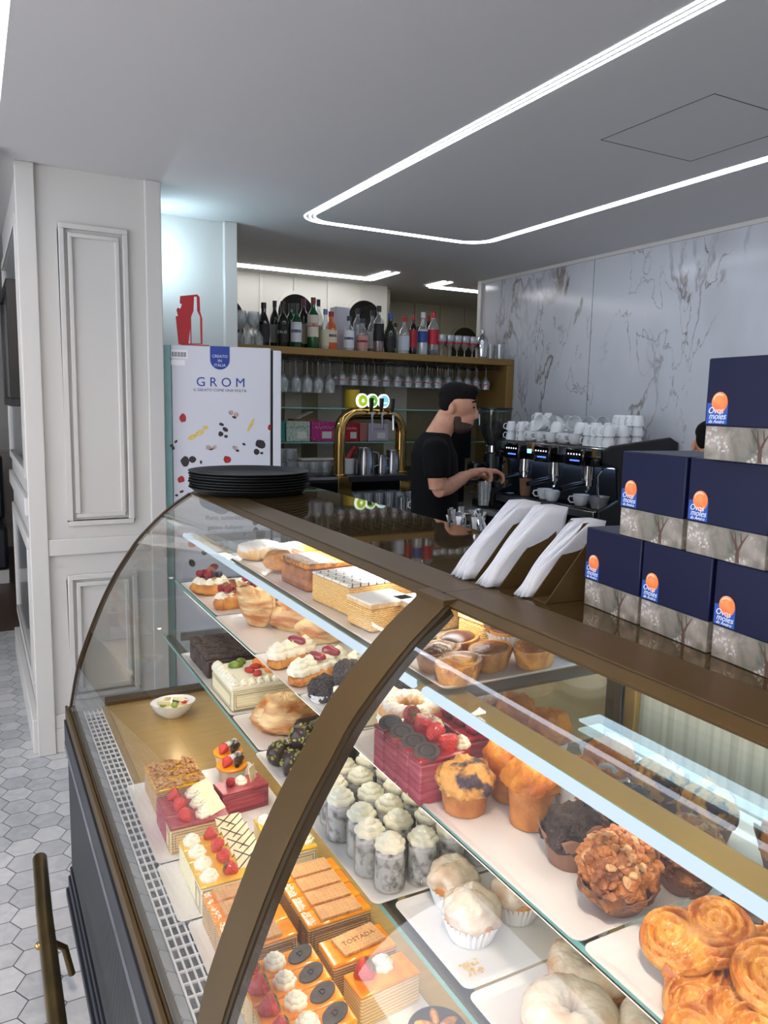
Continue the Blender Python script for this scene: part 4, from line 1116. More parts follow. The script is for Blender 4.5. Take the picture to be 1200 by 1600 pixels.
for (x, y, z2) in ((.565, 1.285, 0), (.615, 1.265, 0), (.665, 1.275, 0), (.59, 1.23, 0), (.64, 1.215, 0), (.60, 1.255, .036), (.645, 1.245, .036), (.71, 1.235, 0)):
    t = thing('coconut_ball', '%s chocolate coconut ball from the back left, above the cream rolls' % ORD[k], 'chocolate', (x, y, T2 + z2), k, 'chocolate coconut balls')
    lump(t, 'ball', 'coco_choc', 0, 0, 0, .028, .027, .026, .3, 60, k + .5, 14, 0, .8)
    if z2 == 0: paper_cup(t, .022, .03, .018, pleats=22)
    k += 1
t = slab('white cream cake end with strawberry, cut by the mullion', 'cake', (.595, 1.165, T2), .10, .06, .062, 'cream_green', 'cream', .012, bev=.006)
rosette(t, .016, .018, -.02, 0, .062); strawberry(t, .013, .012, 0, .062, 1.0)
def choux_ring(label, loc, rz):
    t = thing('choux_ring', label, 'pastry', loc, rz)
    for nm, zz, rr, m_ in (('base_ring', .016, .020, 'bake'), ('cream_swirl', .034, .019, 'cream'), ('top_ring', .052, .019, 'sugar_bake')):
        mb = MB(); n1, n2 = 44, 14; vs = []; fs = []
        for i in range(n1):
            a = 2 * PI * i / n1
            for j in range(n2):
                b_ = 2 * PI * j / n2; k_ = 1 + (.12 * math.cos(4 * b_ + 12 * a))
                rad = .038 + rr * math.cos(b_) * k_; vs.append((rad * math.cos(a), rad * math.sin(a), zz + rr * .8 * math.sin(b_) * k_))
        for i in range(n1):
            for j in range(n2): fs.append((i * n2 + j, ((i + 1) % n1) * n2 + j, ((i + 1) % n1) * n2 + (j + 1) % n2, i * n2 + (j + 1) % n2))
        mb.add(vs, fs).build(nm, C_[m_], t, sharp=70)
    return t
choux_ring('sugared choux ring with cream swirl right of the mullion', (.635, 1.075, T2), .2)
choux_ring('second choux ring with cream, behind the first', (.765, 1.085, T2), .9)
for i in range(4):
    t = slab('%s red glazed berry slice from the left with grey chocolate discs and strawberries' % ORD[i], 'cake', (.572 + .0, .99 - i * .036, T2), .085, .034, .068, 'sponge_pink', 'glaze_red', .008, group='red berry slices')
    for q in range(1):
        mb = MB().at(-.022, 0, .070, rz=.3, ry=-.25, rx=.2); mb.cyl(.0185, 0, .003, 24); d = mb.build('chocolate_disc', C_['choc_grey'], t)
        MB().at(-.022, 0, .0733, rz=.3, ry=-.25, rx=.2).lathe([(.010, 0), (.0115, .0006), (.013, 0)], 20, cap=False).build('disc_relief', C_['choc'], d)
    strawberry(t, .0155, .014, 0, .068, .3 if i % 2 else 1.2, i, leaf=(i == 0))
    if i != 2: rosette(t, .014, .018, .036, 0, .068, 'cream_green')
for i in range(3):
    t = slab('%s red glazed berry slice from the back, right-hand row beside the muffins' % ORD[i], 'cake', (.672, .985 - i * .036, T2), .085, .034, .068, 'sponge_pink', 'glaze_red', .008, group='red berry slices, right row')
    berry(t, .013, -.02, 0, .068); rosette(t, .015, .02, .012, 0, .068, 'cream_green')
muffin('blueberry muffin with dark burst berries, leftmost of the muffins', (.585, .835, T2), .041, .072, 'muffin_berry', 'muffin_side', False, seed=2, tall=.6)
muffin('tall golden muffin at the back of the pair beside the blueberry muffin', (.665, .835, T2), .038, .100, 'muffin_gold', 'muffin_side', False, seed=4, tall=.62)
muffin('tall golden muffin in front of the pair, ridged sides', (.645, .765, T2), .037, .096, 'muffin_gold', 'muffin_side', False, seed=7, tall=.68)
muffin('golden muffin in loose white tulip paper behind the chocolate muffin', (.735, .775, T2), .036, .07, 'muffin_gold', 'muffin_side', M['paper_white'], 'tulip', seed=1.2)
muffin('rough chocolate muffin in torn brown paper, middle of the row', (.635, .672, T2), .037, .072, 'muffin_choc', 'muffin_choc', None, 'tulip', seed=.7)
muffin('chocolate flake muffin in brown paper behind the middle one', (.735, .68, T2), .037, .072, 'coco_choc', 'muffin_choc', None, 'tulip', seed=2.2)
muffin('large walnut crumble muffin leaning towards the glass in brown paper', (.628, .585, T2 + .012), .043, .082, 'muffin_nut', 'muffin_nut', None, 'tulip', seed=.2, tilt=(.28, -.35), nuts=26)
muffin('almond crumble muffin in brown paper behind the walnut muffin', (.725, .575, T2 + .008), .042, .078, 'muffin_nut', 'muffin_nut', None, 'tulip', seed=1.8, tilt=(.2, -.25), nuts=30)
for a in (('plain golden muffin at the far end of the back row', .80, 1.0, 'muffin_gold', 'plain'), ('plain golden muffin second in the back row', .81, .925, 'muffin_gold', 'plain'), ('golden muffin in white paper, middle of the back row', .82, .80, 'muffin_gold', 'tw'),
          ('half-dipped chocolate muffin in brown paper in the back row', .83, .715, 'muffin_berry', 'tulip'), ('chocolate chip muffin in brown paper in the back row', .835, .635, 'muffin_berry', 'tulip'), ('golden muffin in brown paper at the near end of the back row', .855, .53, 'muffin_gold', 'tulip')):
    muffin(a[0], (a[1], a[2], T2), .037, .075, a[3], 'muffin_side', M['paper_white'] if a[4] == 'tw' else (None if a[4] == 'tulip' else M['paper_white']), 'tulip' if a[4] in ('tw', 'tulip') else 'plain', seed=a[2] * 5)
def palmier(label, loc, rot, s=1.0):
    t = thing('palmier', label, 'pastry', loc)
    t.rotation_euler = rot
    N = 72; vs = []; fs = []; RN = 22
    def out(a):
        # heart-shaped rim: two lobes, notch on top, blunt foot
        c, q = math.cos(a), math.sin(a)
        return .047 * (1 - .30 * max(0, q) ** 6 + .16 * abs(c) ** 1.5 - .10 * max(0, -q) ** 3) * (.92 if q > 0 else .80 + .12 * abs(c))
    for side in (1, -1):
        for i in range(RN + 1):
            u = i / RN
            for j in range(N):
                a = 2 * PI * j / N; r = out(a) * s * u; x, y = r * math.cos(a) * 1.08, r * math.sin(a)
                sx = math.copysign(1, x); px_, py_ = abs(x) - .023 * s, y - .006 * s
                rr = math.hypot(px_, py_); th = math.atan2(py_, px_ * sx * sx)
                groove = .0048 * math.sin(rr / (.0062 * s) * 2 * PI / 1.45 + th) * min(1, u * 1.3)
                edge = (1 - u ** 9) ** .5
                z = .0085 * s + side * ((.0075 + .0015 * nz((x, y, 1), 60, 1)) * s * edge + groove * edge * (1 if side > 0 else .3))
                vs.append((x, y, z))
        o_ = (RN + 1) * N * (0 if side == 1 else 1)
        for i in range(RN):
            for j in range(N):
                k = (j + 1) % N; f = (o_ + i * N + j, o_ + i * N + k, o_ + (i + 1) * N + k, o_ + (i + 1) * N + j)
                fs.append(f if side == 1 else tuple(reversed(f)))
    MB().add(vs, fs).build('sugared_coil', C_['bake_gloss'], t, sharp=80)
    return t
palmier('palmier on top of the pile, upper left', (.618, .468, T2 + .032), (.25, -.3, -.5), 1.05)
palmier('palmier behind the topmost ones at the back of the pile', (.69, .475, T2 + .018), (.2, -.1, -.3), .95)
palmier('palmier at the left, lying under the upper left one', (.588, .445, T2 + .006), (.1, -.35, .9), 1.0)
palmier('palmier on top of the pile, right, coil facing the glass', (.65, .385, T2 + .040), (.35, -.25, -.4), 1.1)
palmier('palmier under the right one at the bottom edge', (.61, .375, T2 + .012), (.2, -.3, .2), 1.0)
palmier('palmier at the bottom left corner of the pile', (.566, .400, T2 + .002), (.1, -.2, -.2), .95)
def dipped_eclair(label, loc, rz):
    t = thing('dipped_pastry', label, 'pastry', loc, rz)
    mb = MB().tube([(-.10, 0, .02), (-.085, 0, .02), (0, 0, .026), (.085, 0, .02), (.10, 0, .02)], [.008, .022, .027, .022, .008], 18, flat=.8); mb.build('pastry_roll', C_['bake_gloss'], t)
    mb = MB().tube([(-.104, 0, .02), (-.09, 0, .02), (-.05, 0, .023), (-.048, 0, .023)], [.008, .0235, .0265, .02], 18, flat=.8); mb.build('chocolate_tip', C_['choc'], t)
    return t
dipped_eclair('golden pastry with chocolate-dipped tip beside the palmiers', (.74, .42, T2), -1.1)
dipped_eclair('second chocolate-dipped pastry behind the first, at the right edge', (.80, .43, T2), -1.1)

# ------------------------------------------------------------------ top glass shelf
def loaf(label, loc, L, W, H, m, rz=0, seed=0, name='puff_loaf', ridges=9, cat='pastry'):
    t = thing(name, label, cat, loc, rz)
    rings = []
    for i in range(25):
        u = i / 24; e = max(.05, 1 - abs(2 * u - 1) ** 5); x = (u - .5) * L; ring = []
        for j in range(24):
            a = 2 * PI * j / 24; q = (u * 5, math.cos(a), math.sin(a)); k_ = 1 + .12 * nz(q, 2, seed) + .05 * math.sin(ridges * 2 * PI * u + 2 * math.cos(a))
            sq = lambda c: math.copysign(abs(c) ** .6, c)
            ring.append((x, W / 2 * sq(math.cos(a)) * e * k_, max(0, H / 2 + H / 2 * sq(math.sin(a)) * k_ * e)))
        rings.append(ring)
    MB().loft(rings).build('pastry', C_[m], t, sharp=50)
    return t
loaf('sugar-dusted puff at the far end of the top shelf, left', (.66, 1.93, T3), .13, .085, .045, 'sugar_white', .5, 1)
loaf('sugar-dusted puff at the far end of the top shelf, right', (.735, 1.87, T3), .14, .085, .045, 'sugar_white', .4, 2)
t = slab('tall sugar-dusted cream pastry square at the back of the top shelf', 'pastry', (.855, 1.88, T3), .15, .10, .072, 'puff_side', 'sugar_white', .012, rz=.3, bev=.006, name='cream_square')
loaf('golden twisted puff roll across the front of the top shelf', (.70, 1.76, T3), .19, .075, .055, 'bake_gloss', .15, 3, ridges=5)
loaf('golden puff roll behind the twisted one', (.80, 1.70, T3), .15, .07, .05, 'bake_gloss', .3, 5, ridges=5)
loaf('small golden puff roll in the middle of the top shelf', (.87, 1.66, T3), .12, .065, .045, 'bake', .3, 8)
t = slab('caramel nut cake with glossy orange top in the middle of the top shelf', 'cake', (.71, 1.60, T3), .17, .135, .062, 'bake_dark', 'caramel_nut', .012, bev=.006, rz=.08, name='caramel_cake')
for i, (x, y, L, W, r_) in enumerate(((.70, 1.40, .15, .15, .10), (.835, 1.52, .17, .12, .12), (.86, 1.36, .16, .12, .10))):
    slab(('feather-iced layered puff slice, foremost', 'feather-iced layered puff slice, back left', 'feather-iced layered puff slice, back right')[i] + ' of the three on the top shelf', 'pastry', (x, y, T3), L, W, .062, 'puff_side', 'feather', .006, rz=r_, name='iced_puff_slice')
for i, (x, y) in enumerate(((.665, 1.245), (.735, 1.20))):
    slab(('left', 'right')[i] + ' sugar-dusted puff square beside the mullion', 'pastry', (x, y, T3), .10, .085, .055, 'puff_side', 'sugar_white', .012, rz=.1, bev=.006, name='sugared_square')
slab('sugar-dusted puff square just right of the mullion', 'pastry', (.80, 1.085, T3), .09, .07, .05, 'puff_side', 'sugar_white', .012, rz=.1, bev=.006, name='sugared_square')
def tart(label, loc, r, m, kind, rz=0):
    t = thing('tart', label, 'tart', loc, rz)
    if kind == 'paper':
        paper_cup(t, r * .78, r * 1.14, .028, pleats=30)
        MB().lathe([(.0001, .002), (r * .76, .002), (r * .95, .030), (r * .90, .034), (.0001, .034)], 30, cap=False).build('tart_shell', C_['bake'], t, sharp=50)
        MB().cyl(r * .93, .030, .0355, 30).build('glazed_top', C_[m], t, bevel=.002)
    else:
        MB().lathe([(.0001, .0), (r * .8, .0), (r * 1.0, .026), (r * .95, .031), (.0001, .028)], 34, cap=False, sx=1.25, sy=.82).build('tart_shell', C_['bake_gloss'], t, sharp=60)
        MB().at(0, 0, .026).ball(r * 1.08, r * .7, .012, 10, lambda d: 1 + .1 * nz(d, 2, loc[0] * 40)).build('glazed_top', C_[m], t)
    return t
for i, a in enumerate((('oval glazed tart at the front left of the top shelf', .64, 1.00, 'bake_gloss'), ('oval glazed tart foremost on the top shelf', .635, .935, 'bake_gloss'), ('oval glazed tart with dark top behind the front pair', .70, 1.035, 'tart_top'), ('oval glazed tart in the middle of the tart tray', .715, .965, 'bake_dark'), ('oval glazed tart at the right of the tray edge', .79, .945, 'bake_dark'))):
    tart(a[0], (a[1], a[2], T3), .04, a[3], 'oval', .5)
for i, a in enumerate((('dark-topped round tart in pleated paper, back left of three', .80, 1.035), ('dark-topped round tart in pleated paper, middle of three', .86, .985), ('dark-topped round tart in pleated paper, nearest of three', .885, .93))):
    tart(a[0], (a[1], a[2], T3), .032, 'tart_top', 'paper')
# ------------------------------------------------------------------ on the counter
# gift cartons: navy lid over a printed base
CA = math.radians(-6.7)
M['navy_card'] = mat('navy_card', (9, 14, 48), .45, spec=.3)
M['print'] = tree_print()
M['logo_blue'] = mat('logo_blue', (34, 78, 158), .4)
M['logo_orange'] = mat('logo_orange', (226, 104, 44), .4, col2=(240, 150, 90), scale=40)
M['logo_pale'] = mat('logo_pale', (246, 196, 160), .4)
M['logo_white'] = mat('logo_white', (220, 226, 238), .5)
M['trunk'] = mat('trunk', (84, 62, 52), .7)
BW, BD, BH = .121, .121, .116
def carton():
    t = thing('gift_carton', 'x', 'box', (0, 0, 0), CA, 'stacked navy cartons')
    bx('carton_base', M['print'], (.0012, BD - .0012, -BW / 2 + .0012, BW / 2 - .0012, 0, BH * .62), t, .0012)
    bx('carton_lid', M['navy_card'], (0, BD, -BW / 2, BW / 2, BH * .33, BH), t, .0018)
    mb = MB(); X = .0009
    def br(pts, w):
        for (a, b), (w0, w1) in zip(zip(pts[:-1], pts[1:]), zip(w[:-1], w[1:])):
            mb.add([(X, a[0] - w0, a[1]), (X, a[0] + w0, a[1]), (X, b[0] + w1, b[1]), (X, b[0] - w1, b[1])], [(0, 1, 2, 3)])
    br([(-.022, .001), (-.021, .014), (-.018, .022), (-.008, .036)], (.003, .0024, .0018, .0008)); br([(-.021, .014), (-.026, .024), (-.034, .036)], (.0022, .0015, .0006)); br([(-.026, .024), (-.024, .036)], (.0012, .0006)); br([(-.018, .022), (-.016, .036)], (.0014, .0006))
    mb.build('printed_trunk', M['trunk'], t, smooth=False)
    yl = BW / 2
    sq = bx('logo_square', M['logo_blue'], (-.0005, .0, yl - .034, yl - .003, BH * .355, BH * .56), t)
    mb = MB(); n = 30; cy, cz, r = yl - .0215, BH * .565, .0118
    mb.add([(-.0008, cy + r * math.cos(2 * PI * i / n), cz + r * math.sin(2 * PI * i / n)) for i in range(n)] + [(-.0002, cy + r * math.cos(2 * PI * i / n), cz + r * math.sin(2 * PI * i / n)) for i in range(n)], [tuple(range(n))] + [(i, (i + 1) % n, n + (i + 1) % n, n + i) for i in range(n)])
    d = mb.build('logo_sun', M['logo_orange'], t, smooth=False)
    mb = MB(); pts = [(cy + .009 * math.cos(a), cz + .009 * math.sin(a)) for a in [PI * .5 * i / 10 - .3 + PI * .15 for i in range(14)]]
    mb.tube([(-.001, a, b) for a, b in pts], [.0004 + .0014 * math.sin(PI * i / 13) for i in range(14)], 6).build('sun_highlight', M['logo_pale'], d)
    for s_, z_, sz, dy in (('Ovos', BH * .485, .0105, .002), ('moles', BH * .43, .0105, -.001), ('de Aveiro', BH * .378, .0058, 0)):
        text_mesh('logo_lettering', s_, sz, M['logo_white'], t, (-.0007, yl - .0185 + dy, z_), (PI / 2, 0, -PI / 2), .0002, shear=.25)
    return t
bx0 = carton()
spots = [(.788, .788, 0, 'navy gift carton with orange sun logo, bottom row, next to the napkin holders'), (.772, .663, 0, 'navy gift carton with orange sun logo, middle of the bottom row'), (.757, .537, 0, 'navy gift carton with orange sun logo, near end of the bottom row'),
         (.779, .717, 1, 'navy gift carton with orange sun logo, left end of the middle row'), (.763, .590, 1, 'navy gift carton with orange sun logo, middle row, under the topmost carton'), (.748, .462, 1, 'navy gift carton cut by the picture edge, right end of the middle row'),
         (.748, .562, 2, 'topmost navy gift carton of the stack')]
for i, (x, y, l, lab) in enumerate(spots):
    p_ = (x, y, CT + l * (BH + .0004))
    if i == 0: bx0.location = p_; bx0['label'] = lab
    else: dup(bx0, p_, CA, lab)

# napkins in triangular bronze holders
def holder(label, x, y, gap, H=.112, L=.115, plates=2):
    t = thing('napkin_holder', label, 'napkin holder', (x, y, CT), -.05)
    for k in range(plates):
        mb = MB(); yy = -k * gap
        q = [(0, 0), (L, 0), (L * .93, H), (L * .80, H * 1.0)]
        mb.add([(a, yy, b) for a, b in q] + [(a, yy - .0016, b) for a, b in q], [(0, 1, 2, 3), (7, 6, 5, 4)] + [(i, 4 + i, 4 + (i + 1) % 4, (i + 1) % 4) for i in range(4)])
        mb.build('side_plate', M['bronze'], t, smooth=False)
    bx('base_strip', M['bronze'], (0, L, -gap * (plates - 1) - .001, 0, 0, .0016), t)
    return t
def napkins(label, x, y, thick, n, seed, L=.13, H=.125, lean=.012):
    t = thing('napkin_bundle', label, 'napkins', (x, y, CT + .002), -.05)
    for k in range(n):
        mb = MB(); vs = []; fs = []; N = 10
        for i in range(N + 1):
            for j in range(N + 1):
                u, v = i / N, j / N
                xx = u * L + v * (L * .86 - u * L * .72); zz = v * H
                e = (1 - u); w_ = .0045 * math.sin(5 * v + seed + k * .5) * e + .003 * math.sin(9 * v + k + seed) * e * e
                edge = -.012 * e * e * math.sin(PI * v) * (.4 + k / n)
                vs.append((xx + edge + (.004 * math.sin(k * 2.1 + seed)) * e, -thick * (k + .5) / n + w_ * .8 - lean * v * (k - n / 2) / n, zz))
        for i in range(N):
            for j in range(N): fs.append((i * (N + 1) + j, (i + 1) * (N + 1) + j, (i + 1) * (N + 1) + j + 1, i * (N + 1) + j + 1))
        o = mb.add(vs, fs).build('folded_napkin', M['napkin'], t, sharp=80)
        s = o.modifiers.new('solid', 'SOLIDIFY'); s.thickness = .0016
    return t
holder('bronze triangular napkin holder farthest from the cartons', .735, 1.085, .042)
napkins('bundle of folded white paper napkins farthest from the cartons', .715, 1.083, .038, 12, .3)
holder('bronze triangular napkin holder in the middle', .735, 1.015, .040)
napkins('bundle of folded white paper napkins in the middle holder', .717, 1.013, .036, 12, 1.7)
holder('bronze triangular napkin holder beside the lowest carton, with an empty slot', .742, .935, .034, plates=3)
napkins('bundle of folded white paper napkins nearest the cartons', .73, .933, .030, 9, 3.1, H=.112)

# stack of round waiter trays
tr0 = thing('round_tray', 'x', 'tray', (0, 0, 0), 0, 'stack of round black trays')
MB().lathe([(.0001, 0), (.165, 0), (.172, .003), (.188, .017), (.192, .018), (.192, .0195), (.187, .019), (.170, .006), (.163, .0035), (.0001, .003)], 64, cap=False).build('tray_dish', M['black_rubber'], tr0, sharp=50)
for i in range(7):
    lab = ('lowest round black tray of the stack',) + tuple('%s round black tray from the bottom of the stack' % ORD[k] for k in range(1, 6)) + ('topmost round black tray, dish seen from above',)
    p_ = (.785 + .002 * math.sin(i * 2), 2.39 + .002 * math.cos(i * 3), CT + .0005 + i * .0085)
    if i == 0: tr0.location = p_; tr0['label'] = lab[0]
    else: dup(tr0, p_, i, lab[i])

# foil-wrapped sachets in a tray behind the counter edge
t = thing('sachet_bowl', 'shallow steel dish of foil sachets behind the counter edge', 'dish', (1.135, 1.66, CT - .06))
MB().lathe([(.0001, 0), (.055, 0), (.068, .03), (.066, .03), (.053, .003), (.0001, .003)], 30, cap=False).build('dish', M['steel'], t, sharp=50)
sh = bx('dish_shelf', M['bronze_dark'], (1.046, 1.25, .6, 1.9, CT - .08, CT - .0605), None, .002); tag(sh, 'narrow dark service shelf on the back of the counter', 'shelf')
for i in range(20):
    a = i * 2.4; r = .012 + .042 * math.sqrt(i / 20)
    mb = MB().at(1.135 + r * math.cos(a), 1.66 + r * math.sin(a), CT - .024 + .008 * ((i * 7) % 3), rz=a, ry=-PI / 2 + random.uniform(-.7, .7), rx=random.uniform(-.5, .5))
    mb.loft([[(x, w * .5 * (1 if k < 2 else -1), (.003 if k % 3 == 0 else -.003) * s_) for k in range(4)] for x, w, s_ in ((-.03, .015, .3), (-.015, .009, 1), (0, .010, 1), (.015, .009, 1), (.031, .018, .3))])
    o = mb.build('foil_sachet', M['chrome'] if i % 3 else M['paper_white'], smooth=False)
    tag(o, 'twisted silver foil sachet heaped with others behind the counter edge' if i % 3 else 'white paper sachet standing in the heap of foil sachets', 'sachet', 'foil sachets' if i % 3 else 'paper sachets')
t = thing('plastic_tub', 'clear plastic tub behind the cartons, left of the lower rows', 'tub', (1.10, .99, CT - .06))
MB().lathe([(.045, 0), (.056, .07), (.058, .07), (.058, .073), (.054, .073), (.044, .002)], 4, cap=False).build('tub', M['glassware'], t, smooth=False)
bx('pink_contents', C_['cream'], (-.026, .026, -.026, .026, .003, .03), t, .004)

# ------------------------------------------------------------------ gelato freezer behind the case
FL = Vector((.788, 3.65, 0)); FR = math.radians(-15); FW, FH = .491, 1.854
fd = Vector((math.cos(FR), math.sin(FR), 0)); fnn = Vector((math.sin(FR), -math.cos(FR), 0))
fz = thing('gelato_freezer', 'tall white gelato freezer with blue lettering and scattered fruit print', 'freezer', FL, FR)
M['freezer_white'] = mat('freezer_white', (214, 214, 222), .35)
M['teal'] = mat('teal', (150, 196, 196), .25)
M['brand_blue'] = mat('brand_blue', (36, 66, 150), .4)
M['ink_grey'] = mat('ink_grey', (90, 92, 104), .5)
bx('cabinet', M['freezer_white'], (0, FW + .05, .03, .36, 0, FH - .008), fz, .006)
bx('door_panel', M['freezer_white'], (.038, FW, 0, .03, .06, FH), fz, .004)
bx('side_glass', M['teal'], (0, .036, .004, .03, .06, FH), fz, .004)
bx('door_gap', M['black'], (FW, FW + .012, .008, .032, .06, FH - .01), fz)
bx('right_frame', M['freezer_white'], (FW + .012, FW + .05, 0, .03, .06, FH - .012), fz, .003)
def fuv(px, py):
    d = ray(px, py); k = (FL - EYE).dot(fnn) / d.dot(fnn); p = EYE + d * k
    return (p - FL).dot(fd), p.z
def ftext(name, s, px, py, hpx, mtl, **k):
    u, z = fuv(px, py); u2, z2 = fuv(px, py + hpx)
    return text_mesh(name, s, (z - z2) * 1.35, mtl, fz, (u, -.0008, z), (PI / 2, 0, 0), .0003, **k)
ftext('brand_letters', 'GROM', 345, 598, 15, M['brand_blue'], spacing=1.55)
ftext('slogan', 'IL GELATO COME UNA VOLTA', 344, 610, 4.4, M['ink_grey'])
u0, zt = fuv(328, 541); u1, zb = fuv(359, 578); r = (u1 - u0) / 2
pts = [(u0, FH)] + [(u0 + r + r * math.cos(a), zb + r + r * math.sin(a)) for a in [PI + PI * i / 16 for i in range(17)]] + [(u1, FH)]
mb = MB(); n = len(pts); mb.add([(a, -.001, b) for a, b in pts] + [(a, 0, b) for a, b in pts], [tuple(range(n))] + [(i, (i + 1) % n, n + (i + 1) % n, n + i) for i in range(n)])
mb.build('blue_badge', M['brand_blue'], fz, smooth=False)
for s_, y_ in (('CREATO', 557), ('IN', 564), ('ITALIA', 571)):
    o = ftext('badge_letters', s_, 343.5, y_, 4.6, M['logo_white']); o.location.y = -.0016
u0, za = fuv(267, 546); u1, zb = fuv(293, 560)
bx('barcode_label', M['paper_white'], (u0, u1, -.0008, 0, zb, za), fz)
mb = MB()
for i in range(14):
    x = u0 + .004 + (u1 - u0 - .008) * i / 14; mb.box(x, x + (.002 if i % 3 else .003), -.0012, -.0008, zb + .006, za - .010)
mb.build('barcode_bars', M['black'], fz, smooth=False)
u0, za = fuv(267, 562); u1, zb = fuv(289, 571); bx('small_label', M['paper_white'], (u0, u1, -.0008, 0, zb, za), fz)
M['p_red'] = mat('p_red', (184, 40, 48), .5, col2=(150, 24, 40), scale=60); M['p_choc'] = mat('p_choc', (50, 40, 44), .5); M['p_yel'] = mat('p_yel', (214, 186, 92), .5, col2=(230, 206, 130), scale=60); M['p_pale'] = mat('p_pale', (206, 186, 176), .5, col2=(150, 120, 110), scale=80)
def blob_print(name, px, py, w, h, mtl, seed, ang=0.0, n=12, rough=.25):
    u, z = fuv(px, py); s_ = wid(EYE + ray(px, py) * 3.6, 1) ; pts = []
    for i in range(n):
        a = 2 * PI * i / n; k = 1 + rough * nz((math.cos(a), math.sin(a), 0), 1.7, seed)
        x, y = w / 2 * k * math.cos(a), h / 2 * k * math.sin(a)
        pts.append((u + (x * math.cos(ang) - y * math.sin(ang)) * s_ * .98, z + (x * math.sin(ang) + y * math.cos(ang)) * s_))
    mb = MB(); mb.add([(a, -.0008, b) for a, b in pts] + [(a, 0, b) for a, b in pts], [tuple(range(n))] + [(i, (i + 1) % n, n + (i + 1) % n, n + i) for i in range(n)])
    return mb.build(name, mtl, fz, smooth=False)
for i, a in enumerate(((286, 653, 11, 13, 'p_red'), (355, 718, 12, 12, 'p_red'), (283, 749, 11, 11, 'p_red'), (421, 668, 5, 9, 'p_red'), (300, 683, 14, 8, 'p_yel', .5), (312, 676, 16, 8, 'p_yel', .6), (321, 668, 9, 7, 'p_yel', .4), (392, 664, 22, 5, 'p_yel', 1.1),
        (346, 663, 8, 5, 'p_choc', -.3), (352, 671, 10, 7, 'p_choc', -.5), (345, 678, 8, 9, 'p_choc', .3), (353, 682, 6, 5, 'p_choc'), (407, 694, 18, 14, 'p_choc', -.6), (401, 706, 9, 10, 'p_choc', .6), (289, 721, 13, 16, 'p_choc', .2), (301, 718, 11, 12, 'p_choc', .9), (314, 722, 4, 6, 'p_choc'), (268, 696, 6, 4, 'p_choc', .8), (275, 690, 6, 4, 'p_choc', .8), (271, 700, 4, 6, 'p_choc', .2), (276, 774, 5, 4, 'p_choc'), (284, 768, 7, 4, 'p_choc', .4), (409, 708, 5, 4, 'p_choc'),
        (361, 645, 8, 7, 'p_pale'), (369, 648, 8, 8, 'p_pale'), (366, 652, 7, 4, 'p_choc', -.4), (326, 699, 9, 8, 'p_pale', .3), (335, 699, 9, 6, 'p_pale', .8), (330, 702, 7, 3, 'p_choc', .2), (367, 700, 9, 6, 'p_pale', -.4), (371, 704, 6, 4, 'p_choc', -.3), (381, 694, 6, 4, 'p_choc', -.5))):
    blob_print({'p_red': 'printed_berry', 'p_yel': 'printed_fruit', 'p_choc': 'printed_chocolate', 'p_pale': 'printed_almond'}[a[4]], a[0], a[1], a[2], a[3], M[a[4]], i * 1.3, a[5] if len(a) > 5 else 0, 9 if a[4] == 'p_choc' else 14)
ftext('lower_lettering', 'Puro, autentico', 352, 809, 7.0, M['ink_grey']); ftext('lower_lettering', 'gelato italiano', 352, 824, 7.0, M['ink_grey']); ftext('lower_lettering', 'senza glutine', 352, 839, 7.0, M['ink_grey'])
for i, (px, py) in enumerate(((300, 850), (320, 862), (300, 880), (335, 885), (400, 815), (400, 830), (385, 870), (410, 890))):
    blob_print('printed_chocolate' if i % 3 else 'printed_berry', px, py, 14, 10, M['p_choc' if i % 3 else 'p_red'], i + 50, i, 9)

# red cut-out sign standing on the freezer
def plate_from_outline(name, outer, holes, thick, mtl, parent=None):
    cu = bpy.data.curves.new(name, 'CURVE'); cu.dimensions = '2D'; cu.fill_mode = 'BOTH'; cu.extrude = thick / 2
    for poly in [outer] + holes:
        s = cu.splines.new('POLY'); s.points.add(len(poly) - 1); s.use_cyclic_u = True
        for p_, q in zip(s.points, poly): p_.co = (q[0], q[1], 0, 1)
    t = bpy.data.objects.new(name, cu); COL.objects.link(t)
    me = bpy.data.meshes.new_from_object(t.evaluated_get(bpy.context.evaluated_depsgraph_get())); bpy.data.objects.remove(t)
    me.materials.clear(); me.materials.append(mtl)
    o = bpy.data.objects.new(name, me); COL.objects.link(o); o.parent = parent
    return o
M['sign_red'] = mat('sign_red', (176, 24, 34), .4)
zs = lambda q: (fuv(240 + q[0] / 3.158, 420 + q[1] / 3.158)[0], fuv(240 + q[0] / 3.158, 420 + q[1] / 3.158)[1] - FH)
outer = [zs(q) for q in ((130, 127), (215, 119), (227, 132), (230, 205), (240, 238), (241, 366), (122, 366), (108, 228), (119, 225), (112, 195), (118, 184), (131, 190), (139, 168), (128, 162))]
hole = [zs(q) for q in ((199, 130), (212, 130), (214, 200), (229, 230), (232, 362), (187, 362), (185, 230), (197, 200))]
hole2 = [zs(q) for q in ((180, 290), (182, 362), (172, 362))]
zmin = min(q[1] for q in outer); outer = [(a, b - zmin + .004) for a, b in outer]; hole = [(a, b - zmin + .004) for a, b in hole]; hole2 = [(a, b - zmin + .004) for a, b in hole2]
sg = thing('bottle_sign', 'small red metal cut-out of a bottle and hand standing on the freezer', 'sign', FL + fnn * -.02 + Vector((0, 0, FH)), FR)
o = plate_from_outline('cut_out_plate', outer, [hole, hole2], .003, M['sign_red'], sg); o.rotation_euler.x = PI / 2
ux = [q[0] for q in outer]; bx('foot_plate', M['sign_red'], (min(ux) + .02, max(ux) + .03, -.02, .03, 0, .004), sg)
